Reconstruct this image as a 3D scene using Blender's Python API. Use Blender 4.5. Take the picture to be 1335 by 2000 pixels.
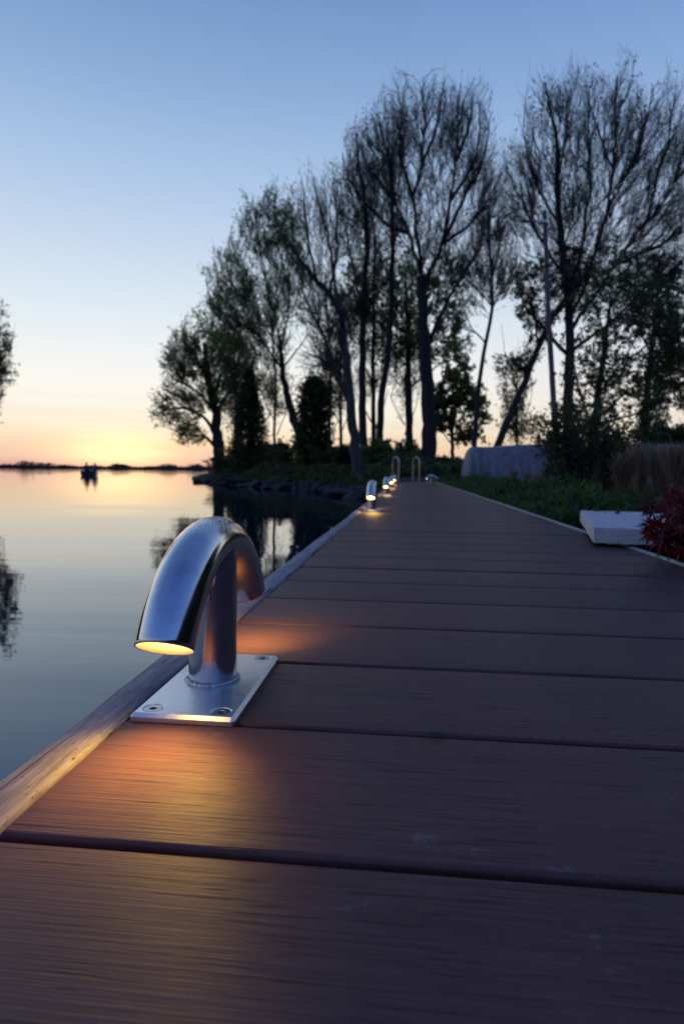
import bpy, bmesh, math
import numpy as np
from mathutils import Vector, Matrix

for o in list(bpy.data.objects):
    bpy.data.objects.remove(o, do_unlink=True)
SC = bpy.context.scene
COL = SC.collection
R = math.radians

# ------------------------------------------------------------------ camera
F, PITCH, ROLL, YAW, H = 1207.2, .06571, .0118, .10311, .1899
fw = np.array([-math.sin(YAW)*math.cos(PITCH), math.cos(YAW)*math.cos(PITCH), -math.sin(PITCH)])
r0 = np.array([math.cos(YAW), math.sin(YAW), 0.]); u0 = np.cross(r0, fw)
rt = r0*math.cos(ROLL)+u0*math.sin(ROLL); up = -r0*math.sin(ROLL)+u0*math.cos(ROLL)
cam = bpy.data.cameras.new('camera'); camo = bpy.data.objects.new('camera', cam); COL.objects.link(camo)
m = Matrix.Identity(4)
for i in range(3):
    m[i][0], m[i][1], m[i][2], m[i][3] = rt[i], up[i], -fw[i], (0, 0, H)[i]
camo.matrix_world = m
cam.sensor_fit = 'VERTICAL'; cam.sensor_height = 36; cam.sensor_width = 24
cam.lens = F/2000*36
cam.clip_start = .01; cam.clip_end = 20000
cam.dof.use_dof = True; cam.dof.focus_distance = .475; cam.dof.aperture_fstop = 10
SC.camera = camo

def ray(px, py):
    return fw*F + rt*(px-667.5) + up*(1000-py)
def W(px, py, Z):                       # a world point seen at a pixel, Z metres deep
    return np.array([0, 0, H]) + ray(px, py)/F*Z
def G(px, py, z=0.):                    # a point on the level z
    d = ray(px, py); return np.array([0, 0, H]) + d*((z-H)/d[2])

# ------------------------------------------------------------------ sky and sun
SC.view_settings.view_transform = 'Standard'; SC.view_settings.look = 'None'
SC.view_settings.exposure = 0; SC.view_settings.gamma = 1
SC.render.film_transparent = False
SC.cycles.max_bounces = 8; SC.cycles.glossy_bounces = 5; SC.cycles.diffuse_bounces = 3
SC.cycles.sample_clamp_indirect = 3; SC.cycles.use_denoising = True
SC.cycles.caustics_reflective = False; SC.cycles.caustics_refractive = False

def lin(*c):
    return tuple(((v/255/12.92) if v/255 <= .04045 else ((v/255+.055)/1.055)**2.4) for v in c)

class NT:
    def __init__(s, tree):
        s.t = tree; s.n = tree.nodes; s.l = tree.links
    def new(s, typ, **kw):
        n = s.n.new(typ)
        for k, v in kw.items():
            setattr(n, k, v)
        return n
    def put(s, sock, v):
        if isinstance(v, bpy.types.NodeSocket): s.l.new(v, sock)
        elif v is not None: sock.default_value = v
    def math(s, op, a, b=None, c=None, clamp=False):
        n = s.new('ShaderNodeMath', operation=op, use_clamp=clamp)
        for i, v in enumerate((a, b, c)):
            if v is not None: s.put(n.inputs[i], v)
        return n.outputs[0]
    def vmath(s, op, a, b=None):
        n = s.new('ShaderNodeVectorMath', operation=op); s.put(n.inputs[0], a)
        if b is not None: s.put(n.inputs[1], b)
        return n.outputs[1] if op in ('DOT_PRODUCT', 'LENGTH') else n.outputs[0]
    def mix(s, f, a, b, typ='RGBA', blend='MIX'):
        n = s.new('ShaderNodeMix', data_type=typ)
        if typ == 'RGBA': n.blend_type = blend; A, B, O = n.inputs[6], n.inputs[7], n.outputs[2]
        else: A, B, O = n.inputs[2], n.inputs[3], n.outputs[0]
        s.put(n.inputs[0], f)
        if typ == 'RGBA':
            a = (*a, 1) if isinstance(a, tuple) and len(a) == 3 else a
            b = (*b, 1) if isinstance(b, tuple) and len(b) == 3 else b
        s.put(A, a); s.put(B, b); return O
    def ramp(s, f, stops, interp='LINEAR'):
        n = s.new('ShaderNodeValToRGB'); cr = n.color_ramp; cr.interpolation = interp
        while len(cr.elements) > 1: cr.elements.remove(cr.elements[-1])
        cr.elements[0].position = stops[0][0]; cr.elements[0].color = (*stops[0][1], 1)
        for p, c in stops[1:]:
            e = cr.elements.new(p); e.color = (*c, 1)
        s.put(n.inputs[0], f); return n.outputs[0]
    def noise(s, vec, scale=5, detail=4, rough=.5, dist=0):
        n = s.new('ShaderNodeTexNoise'); s.put(n.inputs['Vector'], vec)
        n.inputs['Scale'].default_value = scale; n.inputs['Detail'].default_value = detail
        n.inputs['Roughness'].default_value = rough; n.inputs['Distortion'].default_value = dist
        return n.outputs['Fac']
    def mapping(s, vec, scale=(1, 1, 1), loc=(0, 0, 0), rot=(0, 0, 0)):
        n = s.new('ShaderNodeMapping'); s.put(n.inputs[0], vec)
        n.inputs['Scale'].default_value = scale; n.inputs['Location'].default_value = loc
        n.inputs['Rotation'].default_value = rot; return n.outputs[0]
    def bump(s, h, strength=.3, dist=.001, normal=None):
        n = s.new('ShaderNodeBump'); s.put(n.inputs['Height'], h)
        n.inputs['Strength'].default_value = strength; n.inputs['Distance'].default_value = dist
        if normal is not None: s.put(n.inputs['Normal'], normal)
        return n.outputs[0]

sd = ray(236, 893); SUNAZ = math.atan2(sd[0], sd[1])          # clockwise from +Y
world = bpy.data.worlds.new("World"); SC.world = world; world.use_nodes = True
w = NT(world.node_tree); w.n.clear()
D = w.vmath('NORMALIZE', w.new('ShaderNodeTexCoord').outputs['Generated'])
sp = w.new('ShaderNodeSeparateXYZ'); w.put(sp.inputs[0], D)
elev = w.math('DEGREES', w.math('ARCSINE', sp.outputs[2])) if False else w.math('MULTIPLY', w.math('ARCSINE', sp.outputs[2]), 57.2958)
ef = w.math('DIVIDE', elev, 90, clamp=True)
azd = w.math('ARCTAN2', sp.outputs[0], sp.outputs[1])
daz = w.math('MULTIPLY', w.math('WRAP', w.math('SUBTRACT', azd, SUNAZ), math.pi, -math.pi), 57.2958)
cosd = w.math('COSINE', w.math('DIVIDE', daz, 57.2958))
sunS = [(0, (222, 160, 150)), (.9, (243, 202, 176)), (2.2, (252, 218, 182)), (3.6, (255, 240, 212)), (5.5, (255, 248, 232)), (7.5, (252, 249, 241)),
        (10, (241, 245, 245)), (14.5, (219, 233, 244)), (19, (198, 216, 238)), (24, (173, 199, 231)),
        (30, (143, 174, 217)), (37, (113, 147, 198)), (50, (84, 118, 178)), (90, (66, 94, 158))]
sunA = [(0, (70, 72, 110)), (5, (92, 96, 142)), (12, (98, 122, 184)), (22, (100, 136, 210)), (35, (92, 130, 210)), (55, (78, 112, 192)), (90, (62, 92, 164))]
cS = w.ramp(ef, [(e/90, lin(*c)) for e, c in sunS]); cA = w.ramp(ef, [(e/90, lin(*c)) for e, c in sunA])
mz = w.math('POWER', w.math('MULTIPLY_ADD', cosd, .5, .5), 1.05)
sky = w.mix(mz, cA, cS)
# glow where the sun has just gone down
g1 = w.math('POWER', 2.71828, w.math('MULTIPLY', -1, w.math('ADD', w.math('POWER', w.math('DIVIDE', w.math('ABSOLUTE', daz), 4.6), 2),
     w.math('POWER', w.math('DIVIDE', w.math('ABSOLUTE', w.math('SUBTRACT', elev, 1.4)), 1.6), 2))))
sky = w.mix(1, sky, w.mix(g1, (0, 0, 0), (.80, .52, .14)), blend='ADD')
# thin level cloud bars low in the west
cv = w.new('ShaderNodeCombineXYZ'); w.put(cv.inputs[0], w.math('DIVIDE', daz, 26)); w.put(cv.inputs[1], w.math('DIVIDE', elev, 1.7))
cn = w.noise(cv.outputs[0], 1.3, 4, .55)
cm = w.math('MULTIPLY', w.math('MULTIPLY_ADD', cn, 5, -2.35, clamp=True), w.math('MULTIPLY', w.math('SUBTRACT', 1, w.math('DIVIDE', elev, 9), clamp=True), .55))
sky = w.mix(cm, sky, w.mix(1, sky, (.86, .70, .72), blend='MULTIPLY'))
# dark below the horizon
sky = w.mix(w.math('GREATER_THAN', sp.outputs[2], -.002), (.02, .02, .03), sky)
bg = w.new('ShaderNodeBackground'); w.put(bg.inputs[0], sky); bg.inputs[1].default_value = 1.0
w.put(w.new('ShaderNodeOutputWorld').inputs[0], bg.outputs[0])

# the sun itself has set: only its afterglow in the sky lights the place

# ------------------------------------------------------------------ helpers
def tag(o, label=None, cat=None, group=None, kind=None):
    if label: o['label'] = label
    if cat: o['category'] = cat
    if group: o['group'] = group
    if kind: o['kind'] = kind
    return o

def empty(name, loc=(0, 0, 0), rz=0, **k):
    o = bpy.data.objects.new(name, None); COL.objects.link(o); o.empty_display_size = .1
    o.location = loc; o.rotation_euler = (0, 0, rz); return tag(o, **k)

def meshobj(name, V, Fc, mat, parent=None, smooth=True, loc=None):
    me = bpy.data.meshes.new(name)
    V = np.asarray(V, dtype=np.float32)
    if isinstance(Fc, np.ndarray):
        n, k = Fc.shape
        me.vertices.add(len(V)); me.vertices.foreach_set('co', V.ravel())
        me.loops.add(n*k); me.loops.foreach_set('vertex_index', Fc.astype(np.int32).ravel())
        me.polygons.add(n); me.polygons.foreach_set('loop_start', np.arange(0, n*k, k, dtype=np.int32))
        me.polygons.foreach_set('loop_total', np.full(n, k, dtype=np.int32))
        me.update(calc_edges=True)
    else:
        me.from_pydata([tuple(map(float, v)) for v in V], [], [tuple(map(int, f)) for f in Fc]); me.update()
    if smooth: me.polygons.foreach_set('use_smooth', [True]*len(me.polygons))
    me.materials.append(mat)
    o = bpy.data.objects.new(name, me); COL.objects.link(o)
    if parent is not None: o.parent = parent
    if loc is not None: o.location = loc
    return o

def bmobj(name, bm, mat, parent=None, smooth=False):
    me = bpy.data.meshes.new(name); bm.normal_update(); bm.to_mesh(me); bm.free(); me.materials.append(mat)
    if smooth: me.polygons.foreach_set('use_smooth', [True]*len(me.polygons))
    o = bpy.data.objects.new(name, me); COL.objects.link(o)
    if parent is not None: o.parent = parent
    return o

def bm_box(bm, x0, x1, y0, y1, z0, z1, bev=0, seg=2, mat=None):
    vs = bmesh.ops.create_cube(bm, size=1)['verts']
    for v in vs:
        v.co = Vector(((x0+x1)/2+v.co.x*(x1-x0), (y0+y1)/2+v.co.y*(y1-y0), (z0+z1)/2+v.co.z*(z1-z0)))
        if mat is not None: v.co = mat @ v.co
    if bev:
        es = list({e for v in vs for e in v.link_edges})
        bmesh.ops.bevel(bm, geom=es, offset=bev, segments=seg, affect='EDGES', profile=.5)

def tubes(P, Rr, sides=3):
    """P (N,n,3), Rr (N,n) -> vertices, quads of N tubes."""
    N, n, _ = P.shape
    T = np.gradient(P, axis=1); T /= np.linalg.norm(T, axis=2, keepdims=True)+1e-9
    ref = np.where(np.abs(T[:, :1, 2:3]) > .9, np.array([1., 0, 0]), np.array([0, 0, 1.]))
    ref = np.broadcast_to(ref, T.shape)
    A = np.cross(T, ref); A /= np.linalg.norm(A, axis=2, keepdims=True)+1e-9
    B = np.cross(T, A)
    a = np.arange(sides)*2*math.pi/sides
    ring = A[:, :, None, :]*np.cos(a)[None, None, :, None]+B[:, :, None, :]*np.sin(a)[None, None, :, None]
    V = P[:, :, None, :]+ring*Rr[:, :, None, None]
    i = np.arange(N)[:, None, None]*n*sides; j = np.arange(n-1)[None, :, None]*sides; k = np.arange(sides)[None, None, :]
    k2 = (k+1) % sides
    Q = np.stack(np.broadcast_arrays(i+j+k, i+j+k2, i+j+sides+k2, i+j+sides+k), -1).reshape(-1, 4)
    return V.reshape(-1, 3), Q

def join(parts):
    Vs, Qs, off = [], [], 0
    for v, q in parts:
        Vs.append(v); Qs.append(q+off); off += len(v)
    return np.concatenate(Vs), np.concatenate(Qs)

def path_tube(pts, rad, sides=12, caps=True):
    P = np.array(pts, float)[None]; n = P.shape[1]
    rr = np.broadcast_to(np.asarray(rad, float), (n,))[None]
    V, Q = tubes(P, rr, sides)
    return V, Q

def resample(pts, n):
    pts = np.array(pts, float); s = np.r_[0, np.cumsum(np.linalg.norm(np.diff(pts, axis=0), axis=1))]
    # Catmull-Rom style smoothing through a dense linear path
    t = np.linspace(0, s[-1], n*6)
    d = np.stack([np.interp(t, s, pts[:, k]) for k in range(3)], 1)
    ker = np.ones(7)/7
    pad = np.pad(d, ((3, 3), (0, 0)), 'edge')
    d2 = np.stack([np.convolve(pad[:, k], ker, 'valid') for k in range(3)], 1); d2[0] = d[0]; d2[-1] = d[-1]
    return d2[np.linspace(0, len(d2)-1, n).astype(int)]

# ------------------------------------------------------------------ materials
def mat(name):
    m = bpy.data.materials.new(name); m.use_nodes = True
    t = NT(m.node_tree); t.b = m.node_tree.nodes['Principled BSDF']
    t.obj = t.new('ShaderNodeTexCoord').outputs['Object']
    return m, t
def bset(t, **k):
    names = dict(color='Base Color', rough='Roughness', metal='Metallic', normal='Normal', spec='Specular IOR Level', ior='IOR',
                 emis='Emission Color', estr='Emission Strength', trans='Transmission Weight', aniso='Anisotropic', coat='Coat Weight', sss='Subsurface Weight')
    for a, v in k.items():
        if isinstance(v, tuple) and len(v) == 3: v = (*v, 1)
        t.put(t.b.inputs[names[a]], v)

def simple(name, c1, c2, scale=8, rough=.7, bump=.3, bd=.01, detail=5, **k):
    m, t = mat(name); n = t.noise(t.obj, scale, detail, .6)
    bset(t, color=t.mix(t.math('MULTIPLY_ADD', n, 2.2, -.6, clamp=True), c1, c2), rough=rough, **k)
    if bump: bset(t, normal=t.bump(n, bump, bd))
    return m

# composite decking boards: fine brushed grain running along x
M_deck, t = mat('composite_board')
geo = t.new('ShaderNodeNewGeometry'); rnd = geo.outputs['Random Per Island']
ofs = t.new('ShaderNodeCombineXYZ'); t.put(ofs.inputs[0], t.math('MULTIPLY', rnd, 31)); t.put(ofs.inputs[1], t.math('MULTIPLY', rnd, 7))
vv = t.vmath('ADD', t.obj, ofs.outputs[0])
g_f = t.noise(t.mapping(vv, (10, 900, 30)), 1, 2, .6, 0)
g_m = t.noise(t.mapping(vv, (6, 440, 30)), 1, 3, .6, 0)
g_b = t.noise(t.mapping(vv, (2.5, 60, 10)), 1, 4, .6, .2)
blot = t.noise(vv, 9, 6, .65, .2)
speck = t.noise(vv, 900, 2, .5)
gsum = t.math('ADD', t.math('MULTIPLY', g_f, .4), t.math('ADD', t.math('MULTIPLY', g_m, .48), t.math('MULTIPLY', g_b, .12)))
nick = t.math('MULTIPLY_ADD', t.noise(t.mapping(vv, (16, 420, 30), (4, 9, 0)), 1, 2, .55), 10, -5.9, clamp=True)
nick = t.math('MULTIPLY', nick, t.math('MULTIPLY_ADD', t.noise(vv, 14, 3, .6), 3, -1.0, clamp=True))
col = t.ramp(t.math('MULTIPLY_ADD', gsum, 2.3, -.65, clamp=True), [(0, (.050, .021, .018)), (.45, (.102, .045, .041)), (1, (.158, .074, .066))])
col = t.mix(rnd, t.mix(1, col, (.88, .90, .92), blend='MULTIPLY'), t.mix(1, col, (1.18, 1.13, 1.10), blend='MULTIPLY'))
col = t.mix(t.math('MULTIPLY_ADD', blot, 2.0, -.75, clamp=True), col, t.mix(1, col, (1.28, 1.3, 1.34), blend='MULTIPLY'))
col = t.mix(t.math('MULTIPLY', nick, .8), col, (.022, .011, .010))
col = t.mix(t.math('MULTIPLY_ADD', speck, 6, -3.85, clamp=True), col, (.22, .16, .15))
# chalky scuffs and stains at places of their own
def spot(x, y, rx, ry, seed, th=.5, amp=6):
    v = t.mapping(t.obj, (1/rx, 1/ry, 0), (-x/rx, -y/ry, 0))
    d = t.vmath('LENGTH', v)
    fall = t.math('SUBTRACT', 1, d, clamp=True)
    n = t.noise(t.mapping(t.obj, (1, 1, 1), (seed, seed*2, 0)), 130, 5, .7, .6)
    return t.math('MULTIPLY', fall, t.math('MULTIPLY_ADD', n, amp, -amp*th, clamp=True))
SP = []
for (px, py, rx, ry, th) in ((828, 1635, .010, .006, .46), (842, 1650, .02, .010, .53), (922, 1661, .008, .005, .5), (1080, 1690, .014, .006, .52), (780, 1528, .02, .006, .54),
                             (1247, 1432, .03, .012, .55), (1290, 1560, .03, .03, .56), (700, 1770, .03, .015, .57), (420, 1428, .012, .01, .5),
                             (1160, 1860, .03, .02, .56), (1010, 1430, .03, .02, .57), (560, 1560, .06, .04, .59), (900, 1300, .05, .03, .57), (950, 1250, .08, .05, .57)):
    g = G(px, py, 0); SP.append(spot(g[0], g[1], rx, ry, px*.01, th))
s = SP[0]
for q in SP[1:]: s = t.math('MAXIMUM', s, q)
col = t.mix(t.math('MULTIPLY', s, .55), col, (.30, .29, .30))
rgh = t.math('MULTIPLY_ADD', g_m, .25, .38)
rgh = t.math('ADD', rgh, t.math('MULTIPLY', t.math('SUBTRACT', blot, .5), .22))
nb = t.bump(t.math('ADD', g_f, t.math('MULTIPLY', speck, .3)), .6, .0011)
nb = t.bump(g_m, .45, .0012, nb); nb = t.bump(t.math('SUBTRACT', 1, nick), .8, .0008, nb)
bset(t, color=col, rough=rgh, normal=nb, spec=.24)

M_under = simple('joist_wood', (.02, .015, .012), (.035, .026, .02), 20, .8)

# weathered timber beam, grain along y
M_beam, t = mat('weathered_timber')
gv = t.mapping(t.obj, (420, 26, 160)); g1 = t.noise(gv, 1, 5, .65, .5); g2 = t.noise(t.mapping(t.obj, (60, 4, 50)), 1, 4, .6, .6)
bl = t.noise(t.obj, 26, 5, .65)
cc = t.ramp(t.math('MULTIPLY_ADD', t.math('ADD', t.math('MULTIPLY', g1, .6), t.math('MULTIPLY', g2, .4)), 2.6, -.8, clamp=True),
            [(0, (.10, .078, .08)), (.35, (.26, .215, .225)), (.7, (.37, .325, .34)), (1, (.50, .455, .47))])
cc = t.mix(t.math('MULTIPLY_ADD', bl, 3, -1.5, clamp=True), cc, t.mix(1, cc, (.58, .55, .55), blend='MULTIPLY'))
crk = t.math('MULTIPLY_ADD', t.noise(t.mapping(t.obj, (240, 7, 90), (3, 1, 0)), 1, 2, .5, .8), 12, -7.2, clamp=True)
cc = t.mix(crk, cc, (.05, .035, .028))
cc = t.mix(t.math('MULTIPLY_ADD', t.noise(t.mapping(t.obj, (1, .5, 1)), 420, 2, .6), 9, -5.6, clamp=True), cc, (.06, .04, .035))
bset(t, color=cc, rough=.62, normal=t.bump(t.math('SUBTRACT', g1, crk), .6, .0015), spec=.4)

M_strip = simple('aluminium_edging', (.34, .34, .36), (.5, .49, .5), 60, .45, .1, .001, metal=.5)

def steel(name, rough=.22, brush=(8, 8, 260), top_scuff=False, base=(.60, .60, .62), grain=.12):
    m, t = mat(name)
    n = t.noise(t.mapping(t.obj, brush), 1, 3, .6)
    d = t.noise(t.obj, 45, 6, .7, .4); sm = t.noise(t.obj, 500, 3, .6)
    rr = t.math('ADD', t.math('MULTIPLY_ADD', n, .10, rough-.05), t.math('MULTIPLY', t.math('MULTIPLY_ADD', d, 3, -1.75, clamp=True), .12))
    c = t.mix(t.math('MULTIPLY_ADD', d, 3.2, -1.6, clamp=True), base, tuple(v*.70 for v in base))
    c = t.mix(t.math('MULTIPLY_ADD', sm, 7, -4.75, clamp=True), c, (.2, .18, .17))
    nn = t.bump(n, grain, .0002)
    if top_scuff:
        sx = t.new('ShaderNodeSeparateXYZ'); t.put(sx.inputs[0], t.obj)
        mk = t.math('MULTIPLY_ADD', sx.outputs[2], 95, -95*.1385, clamp=True)
        mk = t.math('MULTIPLY', mk, t.math('MULTIPLY_ADD', sx.outputs[1], -28, .85, clamp=True))
        sc = t.math('MULTIPLY_ADD', t.noise(t.mapping(t.obj, (230, 60, 60), rot=(0, 0, .7)), 1, 5, .75, 2.5), 6, -2.9, clamp=True)
        sc = t.math('MULTIPLY', sc, mk)
        rr = t.math('ADD', rr, t.math('MULTIPLY', sc, .35)); nn = t.bump(sc, .5, .0006, nn)
        c = t.mix(t.math('MULTIPLY', sc, .45), c, (.75, .77, .8))
    bset(t, color=c, metal=1.0, rough=rr, normal=nn); return m
M_tube = steel('brushed_steel_tube', .145, (60, 6, 60), True, grain=.04)
M_post = steel('brushed_steel_post', .18, (8, 8, 60), base=(.55, .55, .57), grain=.05)
M_plate = steel('brushed_steel_plate', .36, (260, 9, 0), base=(.76, .76, .77), grain=.035)
M_weld = steel('weld_steel', .42, (90, 90, 90), base=(.62, .60, .60), grain=.8)
M_screw = steel('screw_steel', .28, (40, 40, 40), base=(.5, .48, .46))
M_rail = steel('handrail_steel', .3, (30, 30, 30), base=(.34, .30, .28))
M_inner, t = mat('satin_inner_wall'); bset(t, color=(.80, .72, .55), metal=.3, rough=.42)

M_lens, t = mat('frosted_lens')
ln = t.noise(t.obj, 260, 4, .7)
bset(t, color=(.8, .7, .5), rough=.4, emis=t.mix(t.math('MULTIPLY_ADD', ln, 3, -1.3, clamp=True), (1, .66, .22), (1, .76, .34)), estr=24)

# water
M_water, t = mat('lake_water')
wn = t.noise(t.mapping(t.obj, (.55, 3.2, 1)), 1.1, 3, .5, .3)
wn2 = t.noise(t.mapping(t.obj, (.16, .5, 1)), 1, 2, .5, .2)
wn3 = t.noise(t.mapping(t.obj, (3, 6, 1)), 2.0, 2, .5, 0)
nb = t.bump(wn2, 1, .016)
nb = t.bump(wn, 1, .0020, nb); nb = t.bump(wn3, 1, .00012, nb)
bset(t, color=(.006, .016, .030), rough=.012, ior=1.85, normal=nb); t.b.inputs['Specular Tint'].default_value = (.55, .82, 1, 1)

M_soil = simple('dark_soil', (.012, .010, .007), (.030, .026, .017), 3, .9, .5, .05)
M_rock = simple('bank_stone', (.014, .013, .012), (.034, .032, .031), 5, .8, .6, .03)
M_concrete = simple('pale_concrete', (.46, .46, .455), (.62, .62, .61), 14, .6, .35, .003, 9)
M_bark = simple('grey_brown_bark', (.016, .014, .012), (.038, .033, .029), 9, .9, .6, .03)
M_bark_pale = simple('pale_grey_bark', (.03, .028, .026), (.07, .065, .06), 9, .9, .6, .03)
M_twig = simple('twig_bark', (.022, .018, .016), (.045, .038, .033), 4, .9, 0)
def leafmat(name, a, b, rough=.55, tr=.35):
    m, t = mat(name); rnd = t.new('ShaderNodeNewGeometry').outputs['Random Per Island']
    c = t.mix(rnd, a, b); bset(t, color=c, rough=rough, spec=.3)
    if tr:
        tl = t.new('ShaderNodeBsdfTranslucent'); t.put(tl.inputs[0], t.mix(1, c, (2.2, 2.2, 1.6), blend='MULTIPLY'))
        mx = t.new('ShaderNodeMixShader'); mx.inputs[0].default_value = tr; t.l.new(t.b.outputs[0], mx.inputs[1]); t.l.new(tl.outputs[0], mx.inputs[2])
        t.l.new(mx.outputs[0], [n_ for n_ in t.n if n_.type == 'OUTPUT_MATERIAL'][0].inputs[0])
    return m
M_leaf_g = leafmat('young_willow_leaf', (.075, .105, .035), (.15, .19, .075), tr=.5)
M_leaf_d = leafmat('dark_leaf', (.028, .042, .015), (.068, .09, .034))
M_bud = leafmat('bud_brown', (.045, .030, .022), (.075, .055, .035))
M_ivy = leafmat('ivy_leaf', (.014, .028, .010), (.045, .07, .022), .4)
M_cover = leafmat('ground_cover_leaf', (.022, .048, .016), (.062, .118, .034))
M_dry = leafmat('dry_grass_blade', (.22, .17, .12), (.42, .33, .24), .7)
M_red = leafmat('red_maple_leaf', (.05, .005, .007), (.15, .013, .018), .45, .2)
M_wood = simple('weathered_mast_wood', (.075, .062, .056), (.14, .12, .11), 10, .8, .4, .01)
M_white = simple('white_painted_metal', (.6, .6, .62), (.7, .7, .72), 10, .4, 0)
M_tarp, t = mat('blue_grey_tarpaulin')
tn = t.noise(t.mapping(t.obj, (3, 3, .7)), 2.4, 5, .6, .5)
bset(t, color=t.mix(tn, (.14, .14, .165), (.27, .27, .30)), rough=.5, normal=t.bump(tn, 1, .12))
M_hull = simple('dark_blue_hull', (.03, .035, .05), (.05, .055, .075), 3, .35, 0)
M_hull2 = simple('grey_hull_trim', (.22, .22, .25), (.30, .30, .33), 3, .5, 0)
M_coat1 = simple('dark_coat', (.02, .02, .025), (.04, .04, .045), 6, .8, 0)
M_coat2 = simple('blue_coat', (.05, .06, .12), (.07, .08, .16), 6, .8, 0)
M_skin = simple('skin', (.35, .2, .14), (.42, .26, .19), 6, .6, 0)
M_hair = simple('dark_hair', (.02, .014, .01), (.04, .028, .02), 30, .7, 0)
M_far = simple('far_wood_leaves', (.035, .035, .03), (.07, .06, .05), .05, .9, 0)
M_dead = simple('dead_leaf', (.012, .007, .004), (.03, .017, .009), 120, .6, .4, .001)

# ------------------------------------------------------------------ lake, land, far shore
WZ = -.45
S = 6000
tag(meshobj('lake_water', [(-S, -200, WZ), (S, -200, WZ), (S, S, WZ), (-S, S, WZ)], np.array([[0, 1, 2, 3]]), M_water, smooth=False), kind='structure')

def pip(x, y, poly):
    ins = np.zeros(x.shape, bool); n = len(poly)
    for i in range(n):
        x0, y0 = poly[i]; x1, y1 = poly[(i+1) % n]
        c = ((y0 > y) != (y1 > y)) & (x < (x1-x0)*(y-y0)/((y1-y0) if y1 != y0 else 1e-9)+x0); ins ^= c
    return ins
def pdist(x, y, poly):
    d = np.full(x.shape, 1e9); n = len(poly)
    for i in range(n):
        a = np.array(poly[i]); b = np.array(poly[(i+1) % n]); e = b-a; L = e@e
        tt = np.clip(((x-a[0])*e[0]+(y-a[1])*e[1])/L, 0, 1)
        d = np.minimum(d, np.hypot(x-a[0]-tt*e[0], y-a[1]-tt*e[1]))
    return d
def vnoise(x, y, s, seed=0):
    x = x/s; y = y/s; xi = np.floor(x).astype(int); yi = np.floor(y).astype(int); fx = x-xi; fy = y-yi
    fx = fx*fx*(3-2*fx); fy = fy*fy*(3-2*fy)
    h = lambda a, b: np.modf(np.abs(np.sin(a*127.1+b*311.7+seed*74.7)*43758.5453))[0]
    return (h(xi, yi)*(1-fx)+h(xi+1, yi)*fx)*(1-fy)+(h(xi, yi+1)*(1-fx)+h(xi+1, yi+1)*fx)*fy
SHORE = [(.35, -4), (.35, 12.3), (-.5, 12.9), (-1.1, 14.3), (-1.9, 16.9), (-3.2, 20), (-5.1, 22.2), (-7.3, 25.1), (-10.2, 30.6), (-15.2, 44.8),
         (-13.5, 50), (-2, 60), (25, 72), (90, 84), (150, 80), (150, -4)]
def land_z(x, y, poly=SHORE, top=-.04):
    sd_ = np.where(pip(x, y, poly), 1, -1)*pdist(x, y, poly)
    far = np.clip((y-12.5)/3, 0, 1)
    wd = .25+1.3*far
    k = np.clip((sd_/wd+.6)/1.6, 0, 1); k = k*k*(3-2*k)
    return -.95+k*(.95+top)+(vnoise(x, y, 1.1, 3)-.5)*.07*k+(vnoise(x, y, .35, 5)-.5)*.03*k+far*k*(.10+.25*(vnoise(x, y, 7, 9)))
def axis(a, b, n, c, p=2.2):
    t_ = np.linspace(-1, 1, n); v = np.sign(t_)*np.abs(t_)**p
    return np.where(v < 0, c+v*(c-a), c+v*(b-c))
gx = axis(-30, 150, 260, 1.0); gy = axis(-4, 95, 300, 9)
X, Y = np.meshgrid(gx, gy, indexing='ij'); Z = land_z(X, Y)
nx, ny = X.shape; idx = np.arange(nx*ny).reshape(nx, ny)
Q = np.stack([idx[:-1, :-1], idx[1:, :-1], idx[1:, 1:], idx[:-1, 1:]], -1).reshape(-1, 4)
tag(meshobj('ground', np.stack([X, Y, Z], -1).reshape(-1, 3), Q, M_soil), kind='structure')

# a little headland outside the frame that carries the tree at its left edge
b = W(-150, 935, 31)
hx = np.linspace(b[0]-9, b[0]+3, 40); hy = np.linspace(b[1]-6, b[1]+10, 40); X, Y = np.meshgrid(hx, hy, indexing='ij')
rr_ = np.hypot((X-(b[0]-3))/6.0, (Y-(b[1]+2))/8.0)
Z = -.95+.85*np.clip(1.3-rr_*1.3+.1*(vnoise(X, Y, 1.3, 2)-.5), 0, 1)
idx = np.arange(1600).reshape(40, 40); Q = np.stack([idx[:-1, :-1], idx[1:, :-1], idx[1:, 1:], idx[:-1, 1:]], -1).reshape(-1, 4)
tag(meshobj('headland_ground', np.stack([X, Y, Z], -1).reshape(-1, 3), Q, M_soil), kind='structure')

# leaves: small quads, each an island
def leaf_quads(C, size, rng, up_bias=0., aspect=1.8):
    N = len(C); d = rng.normal(size=(N, 3)); d[:, 2] += up_bias; d /= np.linalg.norm(d, axis=1, keepdims=True)
    e = np.cross(d, rng.normal(size=(N, 3))); e /= np.linalg.norm(e, axis=1, keepdims=True)+1e-9
    s_ = (size*rng.uniform(.6, 1.3, N))[:, None]
    a = d*s_*.5*aspect; b_ = e*s_*.5
    n_ = np.cross(d, e)*s_*.12
    V = np.stack([C-a, C+b_*.9+n_, C+a, C-b_*.9+n_], 1).reshape(-1, 3)
    return V, np.arange(N*4).reshape(N, 4)

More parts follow.
